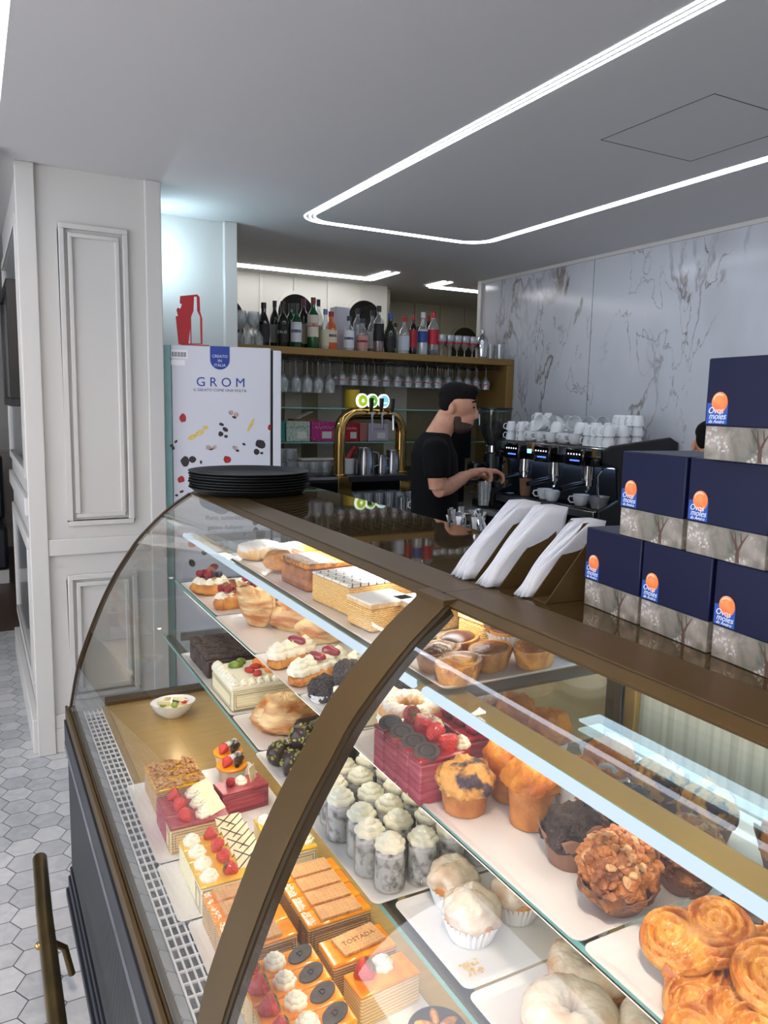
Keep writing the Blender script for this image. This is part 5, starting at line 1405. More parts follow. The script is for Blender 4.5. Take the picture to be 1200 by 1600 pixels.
# ------------------------------------------------------------------ the back bar
M['worktop'] = mat('worktop', (150, 152, 152), .25, .4)
M['bar_black'] = mat('bar_black', (22, 23, 26), .4)
M['bar_back'] = mat('bar_back', (156, 142, 110), .3, col2=(130, 118, 90), scale=1.2)
M['bar_pale'] = mat('bar_pale', (206, 200, 184), .35)
bar = thing('back_bar', 'long back bar with gold top shelf, glass shelves and steel worktop', 'bar', (0, 0, 0))
bx('base_cabinet', M['bar_black'], (1.45, 3.47, 4.12, 4.9, 0, .91), bar, .003)
bx('worktop', M['worktop'], (1.42, 3.48, 4.02, 4.9, .91, .95), bar, .004)
bx('raised_ledge', M['bar_black'], (1.42, 2.75, 4.16, 4.9, 1.135, 1.17), bar, .003)
bx('ledge_front', M['worktop'], (1.42, 1.93, 4.155, 4.16, 1.155, 1.17), bar)
bx('ledge_back', M['bar_black'], (1.42, 2.75, 4.6, 4.62, .95, 1.135), bar)
bx('back_panel', M['bar_back'], (1.2, 3.48, 4.92, 4.94, .95, 1.905), bar)
for x0, x1 in ((1.86, 1.98), (2.1, 2.28), (2.62, 2.8), (3.12, 3.16)): bx('pale_strip', M['bar_pale'], (x0, x1, 4.912, 4.92, .95, 1.9), bar)
bx('top_shelf', M['shelf_gold'], (1.2, 3.485, 4.56, 4.95, 1.90, 1.945), bar, .003)
bx('end_post', M['shelf_gold'], (3.425, 3.485, 4.56, 4.95, .95, 1.90), bar, .003)
for z in (1.575, 1.36):
    s = bx('glass_shelf', M['shelf_glass'], (1.5, 3.40, 4.5, 4.9, z - .008, z), bar); bx('front_edge', M['glass_edge'], (1.5, 3.40, 4.499, 4.5, z - .008, z), s)
# glass hanging rails
mb = MB()
for i in range(22):
    x = 1.62 + i * .082
    mb.tube([(x, 4.58, 1.872), (x, 4.9, 1.872)], .0035, 6); mb.tube([(x, 4.60, 1.872), (x, 4.60, 1.9)], .003, 6); mb.tube([(x, 4.88, 1.872), (x, 4.88, 1.9)], .003, 6)
mb.tube([(1.6, 4.585, 1.872), (3.38, 4.585, 1.872)], .003, 6)
o = mb.build('wire_rails', M['black'], bar, smooth=True); o['kind'] = 'stuff'

def glass_mesh(prof, segs=20): return MB().lathe(prof, segs, cap=False)
W_BIG = [(.0001, 0), (.032, .001), (.031, .003), (.004, .007), (.0035, .085), (.012, .095), (.036, .125), (.040, .155), (.034, .205), (.0335, .205), (.038, .155), (.034, .127), (.0001, .1)]
W_SML = [(.0001, 0), (.028, .001), (.027, .003), (.004, .007), (.0035, .06), (.014, .07), (.032, .10), (.030, .150), (.0295, .150), (.030, .1), (.0001, .074)]
def hang(label, prof, x, y, group):
    o = glass_mesh(prof).build('wine_glass', M['glassware'], None, sharp=50)
    o.rotation_euler.x = PI; o.location = (x, y, 1.876)
    return tag(o, label, 'glass', group)
rows = (('front', 4.64), ('middle', 4.74), ('back', 4.84))
big = glass_mesh(W_BIG).build('wine_glass', M['glassware'], None, sharp=50)
sml = glass_mesh(W_SML).build('wine_glass', M['glassware'], None, sharp=50)
ring = MB().lathe([(.0312, .112), (.0314, .118), (.0312, .118), (.031, .112)], 20, cap=False).build('red_print', M['sign_red'], sml, sharp=50)
used = [0, 0]
for rn, y in rows:
    for i in range(22):
        x = 1.66 + i * .082
        if x > 3.36: continue
        b_ = i < 6
        lab = '%s hanging wine glass from the left, %s row under the gold shelf' % (ORD[i], rn)
        src = big if b_ else sml
        if used[0 if b_ else 1] == 0: o = src; used[0 if b_ else 1] = 1
        else:
            o = src.copy(); COL.objects.link(o)
            for ch in src.children:
                c = ch.copy(); COL.objects.link(c); c.parent = o
        o.rotation_euler = (PI, 0, 0); o.location = (x + .006 * math.sin(i * 5 + y * 9), y, 1.8755 - .0)
        tag(o, lab, 'glass', 'wine glasses hanging under the gold shelf')

# bottles on the top shelf
def bm_(c, r=.12): return mat('bottle', c, r, coat=.4)
PROF = {'wine': [(.0001, 0), (.94, 0), (1, .02), (1, .60), (.9, .68), (.5, .76), (.38, .80), (.36, .985), (.0001, .985)],
        'round': [(.0001, 0), (.94, 0), (1, .02), (1, .50), (.85, .62), (.42, .72), (.36, .78), (.36, .985), (.0001, .985)],
        'belly': [(.0001, 0), (.86, 0), (.9, .02), (1.02, .35), (1, .5), (.7, .66), (.40, .76), (.36, .985), (.0001, .985)]}
def bottle(px, ytop, wpx, kind, col, cap, labelc, label, words=None, y=4.70, band=None, fill=None, lz=(.12, .5)):
    p0 = ony(px, 545, y); h = ony(px, ytop, y).z - 1.9455; r = wid(p0, wpx) / 2
    t = thing('bottle', label, 'bottle', (p0.x, y, 1.9455), 0)
    prof = [(a * r if a > .01 else .0001, b * h) for a, b in PROF[kind]]
    body = MB().lathe(prof, 22, cap=False).build('glass_body', M['glassware'] if col is None else bm_(col), t, sharp=50)
    if col is None and fill:
        MB().lathe([(.0001, .004), (r * .93, .004), (r * .93, h * fill[1]), (.0001, h * fill[1])], 18, cap=False).build('drink', mat('drink', fill[0], .15), t, sharp=50)
    MB().lathe([(.0001, h * .87), (r * .44, h * .87), (r * .44, h), (.0001, h)], 16, cap=False).build('cap', bm_(cap, .3), t, sharp=40)
    if labelc:
        ang = 1.25; n = 12; rr = r * (1.012 if kind != 'belly' else 1.04)
        fc = math.atan2(-1, -.5); mb = MB()
        mb.add([(rr * math.cos(fc - ang + 2 * ang * i / n), rr * math.sin(fc - ang + 2 * ang * i / n), h * lz[0]) for i in range(n + 1)] + [(rr * math.cos(fc - ang + 2 * ang * i / n), rr * math.sin(fc - ang + 2 * ang * i / n), h * lz[1]) for i in range(n + 1)], [(i, i + 1, n + 2 + i, n + 1 + i) for i in range(n)])
        lb = mb.build('paper_label', mat('label', labelc, .5), t)
        if band:
            mb = MB(); zz = h * (lz[0] * .45 + lz[1] * .55); rr *= 1.006; n = 8; an = 1.0
            mb.add([(rr * math.cos(fc - an + 2 * an * i / n), rr * math.sin(fc - an + 2 * an * i / n), zz - h * .035) for i in range(n + 1)] + [(rr * math.cos(fc - an + 2 * an * i / n), rr * math.sin(fc - an + 2 * an * i / n), zz + h * .035) for i in range(n + 1)], [(i, i + 1, n + 2 + i, n + 1 + i) for i in range(n)])
            mb.build('label_band', mat('band', band, .5), lb)
        if words:
            zz = h * (lz[0] * .45 + lz[1] * .55); rr = r * 1.05
            text_mesh('label_word', words, r * .62, mat('label_ink', (225, 222, 214) if sum(labelc) < 300 or band else (60, 60, 66), .5), lb, (rr * math.cos(fc) , rr * math.sin(fc), zz), (PI / 2, 0, fc + PI / 2), .0002)
    return t
B_GR, B_DK = (24, 66, 38), (16, 16, 18)
bottle(412, 473, 19, 'belly', B_DK, (14, 14, 16), (30, 30, 34), 'matt black slim-necked bottle standing alone at the left of the bottle row')
bottle(429, 470, 15, 'wine', (20, 30, 24), (14, 14, 16), (150, 150, 150), 'dark bottle with a grey label behind the black-labelled port', y=4.8)
bottle(442, 471, 18, 'round', (26, 34, 18), (14, 14, 14), (24, 20, 20), 'green-black port bottle with dark gold-lettered label', 'CRUZ')
bottle(454, 474, 15, 'wine', B_GR, (18, 30, 24), None, 'plain green bottle behind the white-labelled one', y=4.8)
bottle(463, 474, 18, 'round', (22, 74, 42), (16, 44, 30), (226, 228, 232), 'green bottle with large white label', band=(90, 96, 120), lz=(.14, .58))
bottle(474, 467, 16, 'wine', (30, 24, 26), (92, 22, 34), (168, 150, 130), 'dark bottle with burgundy foil neck', y=4.8)
bottle(489, 465, 18, 'wine', (20, 84, 40), (120, 28, 40), (222, 212, 196), 'bright green vermouth bottle with cream label and red foil', 'MARTINI', band=(170, 30, 40), lz=(.24, .66))
bottle(497, 468, 14, 'wine', None, (22, 40, 56), (190, 180, 120), 'clear bottle with dark blue cap behind the vermouth', y=4.8, fill=((210, 200, 150), .5))
bottle(508, 483, 16, 'round', None, (120, 150, 190), (214, 206, 170), 'clear bottle with pale blue cap and cream label', fill=((220, 216, 190), .4), lz=(.1, .5))
bottle(517, 487, 20, 'round', (214, 104, 60), (150, 24, 30), (226, 212, 182), 'orange bottle with red cap and wide cream label', None, lz=(.2, .52), band=(90, 90, 110))
o = bx('bottle_carton', M['freezer_white'], (-.05, .05, -.05, .05, 0, .295), None, .002); o.location = (ony(535, 545, 4.78).x, 4.83, 1.9455); tag(o, 'tall white carton standing among the bottles', 'box')
bottle(545, 494, 17, 'round', None, (40, 60, 80), (226, 230, 236), 'pale clear gin bottle with dark cap in front of the white carton', fill=((196, 214, 226), .6), lz=(.1, .58), band=(60, 80, 120))
bottle(558, 482, 15, 'wine', None, (20, 40, 60), (180, 184, 190), 'clear bottle with navy cap right of the white carton', y=4.82, fill=((190, 200, 206), .5))
bottle(566, 498, 19, 'round', None, (24, 50, 80), (206, 150, 140), 'squat clear bottle with pink label', fill=((212, 178, 166), .35), lz=(.1, .5), band=(120, 40, 44))
bottle(581, 485, 15, 'round', None, (30, 20, 22), (224, 220, 214), 'clear bottle of amber spirit with white collar', y=4.78, fill=((150, 104, 50), .4))
bottle(591, 478, 17, 'wine', None, (14, 14, 16), (22, 22, 24), 'tall whisky bottle with black cap and black label', None, fill=((110, 52, 30), .28), lz=(.25, .62))
bottle(609, 490, 20, 'belly', (38, 44, 22), (46, 96, 170), (22, 22, 24), 'dark olive liqueur bottle with blue neck', None, lz=(.14, .42))
bottle(617, 505, 14, 'round', None, (40, 50, 70), (200, 204, 210), 'small clear bottle behind the olive liqueur', y=4.82, fill=((200, 204, 206), .4))
bottle(631, 495, 18, 'round', None, (180, 24, 36), (204, 214, 226), 'clear bottle with red cap and pale blue label', fill=((214, 220, 224), .5), lz=(.12, .48))
bottle(645, 492, 13, 'wine', (36, 14, 18), (190, 24, 34), (176, 34, 46), 'slim dark bottle with red cap and red label', lz=(.18, .62))
bottle(660, 488, 17, 'round', None, (220, 224, 230), (52, 80, 150), 'clear vodka bottle with white cap and blue label', fill=((216, 222, 228), .6), lz=(.3, .56))
bottle(668, 493, 14, 'wine', (34, 14, 18), (190, 24, 34), None, 'dark bottle with red cap behind the red-labelled one', y=4.8)
bottle(676, 488, 18, 'wine', None, (190, 24, 34), (196, 36, 56), 'tall clear bottle with red cap and round red label at the right end', fill=((30, 14, 20), .14), lz=(.26, .6))
# glasses and shaker right and left of the bottles
def stand(src_prof, name, label, px, y, group, flip=False, z=1.9455, mtl='glassware', red=False, h=0):
    o = glass_mesh(src_prof).build(name, M[mtl], None, sharp=50); x = ony(px, 545, y).x
    o.location = (x, y, z + (h if flip else 0))
    if flip: o.rotation_euler.x = PI
    if red: MB().lathe([(.0312, .09), (.0316, .104), (.0314, .104), (.031, .09)], 20, cap=False).build('red_print', M['sign_red'], o, sharp=50)
    return tag(o, label, 'glass', group)
k = 0
for y in (4.66, 4.76, 4.86):
    for px in (690, 702, 714, 726, 738):
        stand(W_SML, 'stem_glass', '%s stem glass right of the bottles, %s row' % (ORD[k % 5], {4.66: 'front', 4.76: 'middle', 4.86: 'back'}[y]), px, y, 'stem glasses right of the bottles', red=True); k += 1
TUM = [(.0001, 0), (.026, 0), (.033, .11), (.0322, .11), (.0255, .006), (.0001, .005)]
for i, (px, y) in enumerate(((766, 4.70), (775, 4.76), (781, 4.66), (787, 4.8))):
    stand(TUM, 'tumbler', '%s tumbler from the left at the right end of the gold shelf' % ORD[i], px, y, 'tumblers at the shelf end')
sk = thing('cocktail_shaker', 'shiny steel cocktail shaker at the right end of the gold shelf', 'shaker', (ony(753, 550, 4.66).x, 4.66, 1.9455))
MB().lathe([(.0001, 0), (.034, 0), (.037, .02), (.042, .115), (.040, .125), (.0001, .125)], 26, cap=False).build('cup', M['chrome'], sk)
MB().lathe([(.041, .122), (.038, .145), (.018, .17), (.017, .178), (.0001, .178)], 26, cap=False).build('strainer_top', M['chrome'], sk)
MB().lathe([(.0001, .176), (.019, .176), (.018, .2), (.010, .206), (.0001, .207)], 20, cap=False).build('cap', M['chrome'], sk)
k = 0
for y in (4.66, 4.78):
    for px in (366, 376, 386, 396, 404):
        stand(W_BIG if k % 2 else W_SML, 'stem_glass', '%s stem glass left of the black bottle, %s row' % (ORD[k % 5], 'front' if y < 4.7 else 'back'), px, y, 'stem glasses left of the bottles', flip=(k % 2 == 0), h=.152 if k % 2 == 0 else 0); k += 1

# cartons and jars on the glass shelves
def shelf_box(px0, px1, z, h, col, label, y=4.56, d=.14, col2=None, words=None):
    x0, x1 = ony(px0, 680, y).x, ony(px1, 680, y).x
    t = thing('tea_box', label, 'box', ((x0 + x1) / 2, y, z + .0005))
    w2 = (x1 - x0) / 2 - .002
    bx('carton', mat('carton', col, .5, col2=col2, scale=90, lo=.55, hi=.6), (-w2, w2, 0, d, 0, h), t, .002)
    if words is not None:
        bx('front_label', mat('carton_label', (222, 222, 216), .5), (-w2 * .1, w2 * .7, -.001, 0, h * .15, h * .5), t)
        mb = MB()
        for q in range(14): mb.tube([(-w2 * .7 + w2 * .1 * q, -.001, h * (.7 + .06 * math.sin(q * 2.3))), (-w2 * .62 + w2 * .1 * q, -.001, h * (.7 + .07 * math.sin(q * 2.3 + 1.6)))], .0012, 5)
        o = mb.build('printed_pattern', mat('carton_ink', (40, 70, 66) if sum(col) > 500 else (230, 220, 225), .5), t); o['kind'] = 'stuff'
    return t
shelf_box(420, 446, 1.36, .125, (44, 132, 126), 'teal tea box at the left end of the lower glass shelf')
shelf_box(447, 485, 1.36, .125, (190, 204, 190), 'pale green printed tea box on the lower glass shelf', col2=(110, 160, 140), words='')
shelf_box(486, 524, 1.36, .125, (176, 40, 120), 'magenta printed tea box on the lower glass shelf', col2=(204, 90, 150), words='')
shelf_box(536, 561, 1.36, .12, (178, 24, 34), 'red tea box with white label seen through the beer tap', words='')
shelf_box(562, 574, 1.36, .115, (176, 110, 104), 'dull pink tea box behind the beer tap')
shelf_box(575, 607, 1.36, .115, (186, 176, 190), 'pale lilac tea box seen through the beer tap', words='')
shelf_box(690, 712, 1.36, .14, (30, 28, 30), 'black box on the glass shelf left of the barista', y=4.62)
bk = thing('open_box', 'open brown card box with a folded-back lid on the upper boxes', 'box', (ony(476, 660, 4.7).x, 4.72, 1.486))
bx('box_body', C_['paper_brown'], (-.09, .09, -.05, .05, 0, .012), bk); mb = MB().at(-.06, -.02, .012, ry=-.4); mb.box(0, .12, -.02, .07, 0, .004); mb.build('lid', M['bar_pale'], bk)
o = MB().cyl(.05, 0, .12, 20).build('tea_tin', mat('tin', (206, 176, 40), .4), None, bevel=.004); o.location = (ony(552, 640, 4.62).x, 4.64, 1.5755); tag(o, 'yellow round tin on the upper glass shelf behind the beer tap', 'tin')
MUG = [(.0001, 0), (.034, 0), (.042, .02), (.043, .075), (.042, .08), (.0405, .078), (.04, .02), (.0001, .006)]
k = 0
for y in (4.30, 4.42):
    for px in (436, 454, 472, 490, 508):
        o = glass_mesh(MUG).build('glass_mug', M['glassware'], None, sharp=50); o.location = (ony(px, 730, y).x, y, 1.1705)
        tag(o, '%s glass cup from the left on the dark ledge, %s row' % (ORD[k % 5], 'front' if y < 4.4 else 'back'), 'cup', 'glass cups on the ledge'); k += 1
        if y < 4.4 and px in (436, 454):
            o2 = o.copy(); COL.objects.link(o2); o2.location.z += .081; o2['label'] = 'glass cup stacked on the %s cup of the front row' % ORD[k - 1]
o = bx('serving_board', M['bar_pale'], (0, .32, 0, .12, 0, .012), None, .004); o.location = (ony(462, 705, 4.46).x, 4.66, 1.1705); o.location.z = 1.262
for ob in (o,): tag(ob, 'long pale board lying on the cups at the back of the ledge', 'board'); ob.location.y = 4.36; ob.location.z = 1.251
k = 0
for y in (4.2, 4.3):
    for i in range(9):
        o = glass_mesh(TUM).build('tumbler', M['glassware'], None, sharp=50); o.location = (2.06 + i * .074, y, .9505)
        tag(o, '%s tumbler from the left under the dark ledge, %s row' % (ORD[i], 'front' if y < 4.25 else 'back'), 'glass', 'tumblers under the ledge')

# beer tower
TA, TB = Vector((1.945, 4.215, 1.1705)), Vector((2.425, 4.32, 1.1705))
tw = thing('beer_tower', 'polished brass arched beer tower with three round lit badges', 'beer tap', TA)
dv = TB - TA; Lw = dv.length; tw.rotation_euler.z = math.atan2(dv.y, dv.x)
hh = .375; rc = .12; path = [(0, 0, .0), (0, 0, hh - rc)] + [(rc - rc * math.cos(a), 0, hh - rc + rc * math.sin(a)) for a in [PI / 2 * i / 8 for i in range(1, 9)]] + [(Lw - rc + rc * math.sin(a), 0, hh - rc + rc * math.cos(a)) for a in [PI / 2 * i / 8 for i in range(0, 9)]] + [(Lw, 0, 0)]
MB().tube(path, .036, 20).build('arch_pipe', M['brass'], tw)
for x in (0, Lw):
    MB().at(x, 0, 0).cyl(.05, 0, .012, 24).build('foot_flange', M['brass'], tw, bevel=.002)
    bx('mounting_block', M['brass'], (x - .05, x + .05, -.062, -.056, -.12, .0), tw, .002)
M['badge'] = emat('badge_glow', (236, 250, 226), .8)
for i, (x, c) in enumerate(((.155, (150, 176, 40)), (.235, (96, 160, 60)), (.325, (120, 190, 214)))):
    x += .0
    MB().at(x, -.005, hh).cyl(.014, 0, .055, 14).build('badge_stem', M['brass'], tw)
    MB().at(x - .012, -.032, hh + .078, rx=PI / 2).cyl(.043, -.008, .008, 28).build('badge_rim', M['badge'], tw)
    d = MB().at(x - .012, -.041, hh + .078, rx=PI / 2).cyl(.034, -.001, .001, 28).build('badge_face', emat('badge_face', c, .75), tw)
    MB().at(x - .012, -.0428, hh + .078 - (.012 if i == 2 else 0), rx=PI / 2).prism([(-.012, -.010), (.012, -.010), (.009, .004), (0, .013), (-.009, .004)] if i < 2 else [(-.022, -.004), (.022, -.004), (.022, .004), (-.022, .004)], -.0005, .0005).build('badge_mark', M['badge'], d, smooth=False)
    xx = x + .045
    MB().at(xx, -.035, hh, rx=PI / 2).cyl(.012, -.02, .03, 12).build('tap_valve', M['chrome'], tw)
    MB().tube([(xx, -.055, hh + .01), (xx, -.062, hh - .03), (xx, -.066, hh - .10)], [.009, .008, .006], 10).build('spout', M['chrome'], tw)
    MB().tube([(xx, -.05, hh + .005), (xx, -.052, hh + .045), (xx, -.054, hh + .095)], [.008, .013, .015], 12).build('tap_handle', M['black'], tw)
def pitcher(label, px, y, r, h):
    x = ony(px, 730, y).x; t = thing('milk_pitcher', label, 'pitcher', (x, y, 1.1705))
    MB().lathe([(.0001, 0), (r, 0), (r, h * .5), (r * .84, h * .86), (r * .9, h), (r * .87, h), (r * .8, h * .86), (r * .95, h * .5), (r * .95, .003), (.0001, .003)], 26, cap=False).build('pitcher_body', M['steel'], t, sharp=50)
    MB().tube([(r * .9, 0, h * .85), (r * 1.6, 0, h * .8), (r * 1.65, 0, h * .35), (r * .98, 0, h * .25)], .005, 8).build('handle', M['steel'], t)
pitcher('large steel milk pitcher under the beer tower, left of three', 570, 4.27, .058, .165)
pitcher('small steel milk pitcher in the middle under the beer tower', 596, 4.29, .037, .115)
pitcher('steel milk pitcher under the beer tower, right of three', 613, 4.31, .046, .145)
t = thing('white_tub', 'white plastic tub with red scoop under the beer tower', 'tub', (ony(546, 725, 4.32).x, 4.34, 1.1705))
MB().cyl(.042, 0, .095, 22, .047).build('tub', M['tray_white'], t, bevel=.002); MB().tube([(0, 0, .09), (.02, 0, .13), (.05, .01, .165)], [.02, .016, .010], 10).build('scoop', M['sign_red'], t)
cp = thing('steel_cup', 'small steel cup on the worktop left of the barista', 'cup', (ony(629, 785, 4.1).x, 4.1, .9505)); MB().lathe([(.0001, 0), (.03, 0), (.034, .09), (.032, .09), (.028, .003), (.0001, .003)], 22, cap=False).build('cup_body', M['steel'], cp, sharp=50)

wc = thing('coffee_mug', 'white coffee mug on the worktop beside the small steel cup', 'mug', (ony(642, 785, 4.06).x + .05, 4.08, .9505))
MB().lathe([(.0001, 0), (.028, 0), (.036, .02), (.038, .075), (.036, .075), (.033, .02), (.0001, .006)], 24, cap=False).build('mug_body', M['porcelain'], wc, sharp=50)
MB().tube([(-.034, 0, .062), (-.056, 0, .058), (-.058, 0, .03), (-.034, 0, .018)], .005, 8).build('handle', M['porcelain'], wc)

# ------------------------------------------------------------------ espresso machine, cups, grinder
ctr = thing('side_counter', 'dark counter along the marble wall carrying the espresso machine', 'counter', (0, 0, 0))
bx('counter_body', M['bar_black'], (2.9, 3.48, 2.88, 4.0, 0, .92), ctr, .003); bx('counter_top', M['worktop'], (2.86, 3.485, 2.86, 4.01, .92, .955), ctr, .003)
em = thing('espresso_machine', 'black and chrome three-group espresso machine against the marble wall', 'coffee machine', (2.93, 3.02, .9555))
ML = .98
bx('rear_body', M['bar_black'], (.18, .53, .03, ML - .03, .05, .43), em, .006)
bx('base', M['black_gloss'], (.0, .53, .02, ML - .02, .03, .105), em, .008)
bx('drip_front', M['steel'], (-.012, .0, .05, ML - .05, .06, .10), em, .003)
bx('lower_front', M['black_gloss'], (-.006, .02, .02, ML - .02, -.02 + .03, .06), em, .003)
mb = MB()
for i in range(40): mb.box(.02, .18, .04 + i * .0228, .052 + i * .0228, .107, .110)
mb.box(.02, .03, .03, ML - .03, .104, .109).box(.17, .18, .03, ML - .03, .104, .109)
o = mb.build('drip_grille', M['chrome'], em, smooth=False); o['kind'] = 'stuff'
bx('upper_housing', M['black_gloss'], (.03, .40, .03, ML - .03, .335, .425), em, .012)
bx('upper_trim', M['chrome'], (.018, .03, .03, ML - .03, .385, .44), em, .004)
bx('cup_rail', M['chrome'], (.03, .53, .03, ML - .03, .44, .446), em, .001)
M['work_led'] = emat('work_led', (176, 206, 255), 5.0)
bx('work_light', M['work_led'], (.14, .17, .06, ML - .06, .326, .333), em)
def side(y0, y1):
    q = [(-.02, .02), (-.02, .11), (.12, .16), (.10, .33), (.0, .36), (-.01, .43), (.05, .455), (.48, .50), (.545, .47), (.545, .02)]
    mb = MB(); n = len(q); mb.add([(a, y0, b) for a, b in q] + [(a, y1, b) for a, b in q], [tuple(range(n)), tuple(reversed(range(n, 2 * n)))] + [(i, n + i, n + (i + 1) % n, (i + 1) % n) for i in range(n)])
    return mb.build('side_panel', M['black'], em, smooth=False, bevel=.008)
side(0, .03); side(ML - .03, ML)
for x in (.06, .48):
    for y in (.06, ML - .06): MB().at(x, y, 0).cyl(.018, 0, .03, 14).build('foot', M['chrome'], em)
M['blue_led'] = emat('blue_led', (60, 90, 255), 2.5); M['screen'] = emat('screen', (150, 200, 240), 1.2); M['white_led'] = emat('white_led', (230, 236, 255), 2.0)
for i, yc in enumerate((.22, .50, .78)):
    d = bx('button_panel', M['black_gloss'], (-.018, .03, yc - .075, yc + .075, .335, .432), em, .012)
    for k in range(5): MB().at(-.0185, yc - .045 + k * .0225, .40, ry=-PI / 2).cyl(.004, 0, .001, 10).build('button_light', M['white_led'], d)
    bx('blue_bar', M['blue_led'], (-.0195, -.018, yc - .045, yc + .03, .362, .369), d)
    if i == 1: bx('display', M['screen'], (-.0195, -.018, yc + .085, yc + .125, .38, .405), d)
    g = MB().at(.10, yc, 0); g.cyl(.042, .255, .34, 24); gh = g.build('group_head', M['chrome'], em, bevel=.004)
    MB().at(.10, yc, 0).cyl(.036, .222, .256, 24).build('basket', M['chrome'], gh)
    MB().tube([(.07, yc, .238), (-.03, yc - .01, .225), (-.12, yc - .02, .212)], [.012, .016, .014], 12).build('portafilter_handle', M['black'], em)
    MB().tube([(.10, yc, .222), (.10, yc, .198), (.085, yc, .188)], .008, 8).build('spout', M['chrome'], em)
for y in (.07, ML - .07):
    MB().tube([(.06, y, .33), (.02, y, .29), (.03, y, .2), (.045, y, .14)], .006, 8).build('steam_wand', M['chrome'], em)
    MB().at(.012, y, .36, ry=-PI / 2).cyl(.022, 0, .03, 16).build('steam_knob', M['black'], em, bevel=.003)
def make_cup(r, h, sa=True):
    t = thing('coffee_cup', 'x', 'cup', (0, 0, 0))
    MB().lathe([(.0001, 0), (r * .62, 0), (r * .72, .004), (r * .95, h * .5), (r, h), (r * .95, h), (r * .88, h * .5), (r * .6, .006), (.0001, .006)], 24, cap=False).build('cup_body', M['porcelain'], t, sharp=50)
    MB().tube([(r * .93, 0, h * .82), (r * 1.4, 0, h * .78), (r * 1.5, 0, h * .5), (r * 1.25, 0, h * .25), (r * .8, 0, h * .25)], r * .09, 8).build('handle', M['porcelain'], t)
    return t
cup_s = make_cup(.033, .058); cup_l = make_cup(.046, .062)
us = set(); cz = .9555 + .4465; cn = 0
def put_cup(big_, x, y, z, rz, label, group, rot=None):
    src = cup_l if big_ else cup_s
    if src.name not in us: us.add(src.name); o = src; o.location = (x, y, z); o.rotation_euler.z = rz; o['label'] = label
    else: o = dup(src, (x, y, z), rz, label)
    o['group'] = group
    if rot: o.rotation_euler = rot
    return o
for r_, x in enumerate((3.02, 3.125, 3.23)):
    for c_ in range(9):
        y = 3.95 - c_ * .1
        bigc = 1 < c_ < 7
        rn = ('front', 'middle', 'back')[r_]
        if c_ in (0, 1, 7, 8):
            for lv in range(2 + (r_ == 2)):
                put_cup(False, x, y, cz + lv * .0565 + .0575, 0, '%s white espresso cup stack from the left, %s row, level %d on the machine' % (ORD[c_], rn, lv + 1), 'white cups piled on the coffee machine', rot=(PI, 0, PI * .8 + .3 * ((c_ * 3 + r_) % 4)))
                if c_ in (7, 8): put_cup(False, x + .0, y - .052 if c_ == 8 else y - .05, cz + lv * .0565 + .0575, 0, 'small white espresso cup beside the %s stack, %s row, level %d' % (ORD[c_], rn, lv + 1), 'white cups piled on the coffee machine', rot=(PI, 0, PI * .9))
        else:
            put_cup(True, x, y, cz, PI * .75 + .5 * ((c_ + r_) % 3), '%s white cappuccino cup from the left, %s row on the machine' % (ORD[c_], rn), 'white cups piled on the coffee machine')
            put_cup(True, x + .012, y - .03, cz + .0625 + (.044 if c_ % 2 else .062), 1.0 + c_, 'upper white cappuccino cup over the %s one, %s row on the machine' % (ORD[c_], rn), 'white cups piled on the coffee machine', rot=((PI / 2 * .9, .2, 2.5 + c_ * .7) if c_ % 2 else (PI, 0, 1.0 + c_)) )
for i, (x, y, b_, lab) in enumerate(((3.0, 3.90, False, 'white cup on the drip grille at the left end'), (2.99, 3.56, True, 'white cappuccino cup on the drip grille, left of the pair'), (2.97, 3.47, True, 'white cappuccino cup on the drip grille, right of the pair'), (2.99, 3.25, True, 'white cup under the right-hand group head'))):
    put_cup(b_, x, y, .9555 + .1105, 2.4, lab, 'cups on the drip grille')
o = MB().lathe([(.0001, 0), (.028, 0), (.038, .105), (.036, .105), (.027, .003), (.0001, .003)], 24, cap=False).build('paper_cup', C_['paper_brown'], None, sharp=50); o.location = (2.985, 3.74, 1.0665); tag(o, 'brown paper takeaway cup under the left group head', 'cup')
o = MB().lathe([(.0001, 0), (.04, 0), (.058, .065), (.055, .065), (.038, .004), (.0001, .004)], 24, cap=False).build('small_bowl', M['grey_panel'], None, sharp=50); o.location = (3.0, 3.12, 1.0665); tag(o, 'grey bowl on the drip grille at the near end', 'bowl')
gr_ = thing('coffee_grinder', 'black coffee grinder with clear bean hopper left of the machine', 'grinder', (2.9, 4.16, .9505))
gr_.location.y = 4.10; gr_.location.x = 2.99
bx('grinder_base', M['black'], (-.09, .1, -.09, .09, 0, .05), gr_, .01)
MB().at(.01, 0, 0).cyl(.075, .05, .36, 24, .062).build('grinder_body', M['black'], gr_, bevel=.01)
MB().at(.01, 0, 0).cyl(.055, .36, .405, 24).build('chrome_collar', M['chrome'], gr_, bevel=.003)
MB().at(.01, 0, 0).lathe([(.05, .405), (.105, .52), (.107, .635), (.105, .635), (.102, .522), (.047, .407)], 30, cap=False).build('hopper', M['pane'], gr_, sharp=50)
MB().at(.01, 0, 0).lathe([(.0001, .408), (.046, .408), (.098, .52), (.1, .545), (.0001, .56)], 26, cap=False).build('coffee_beans', C_['choc_rough'], gr_, sharp=50)
MB().at(.01, 0, 0).cyl(.112, .635, .648, 30).build('hopper_lid', M['black'], gr_, bevel=.004)
bx('doser', M['black_gloss'], (-.17, -.05, -.05, .05, .19, .30), gr_, .02); MB().tube([(-.11, 0, .2), (-.16, 0, .16), (-.2, 0, .15)], .008, 8).build('fork', M['chrome'], gr_)
o = thing('order_printer', 'black till terminal with small screen behind the barista\'s face', 'till', (2.92, 4.42, .951))
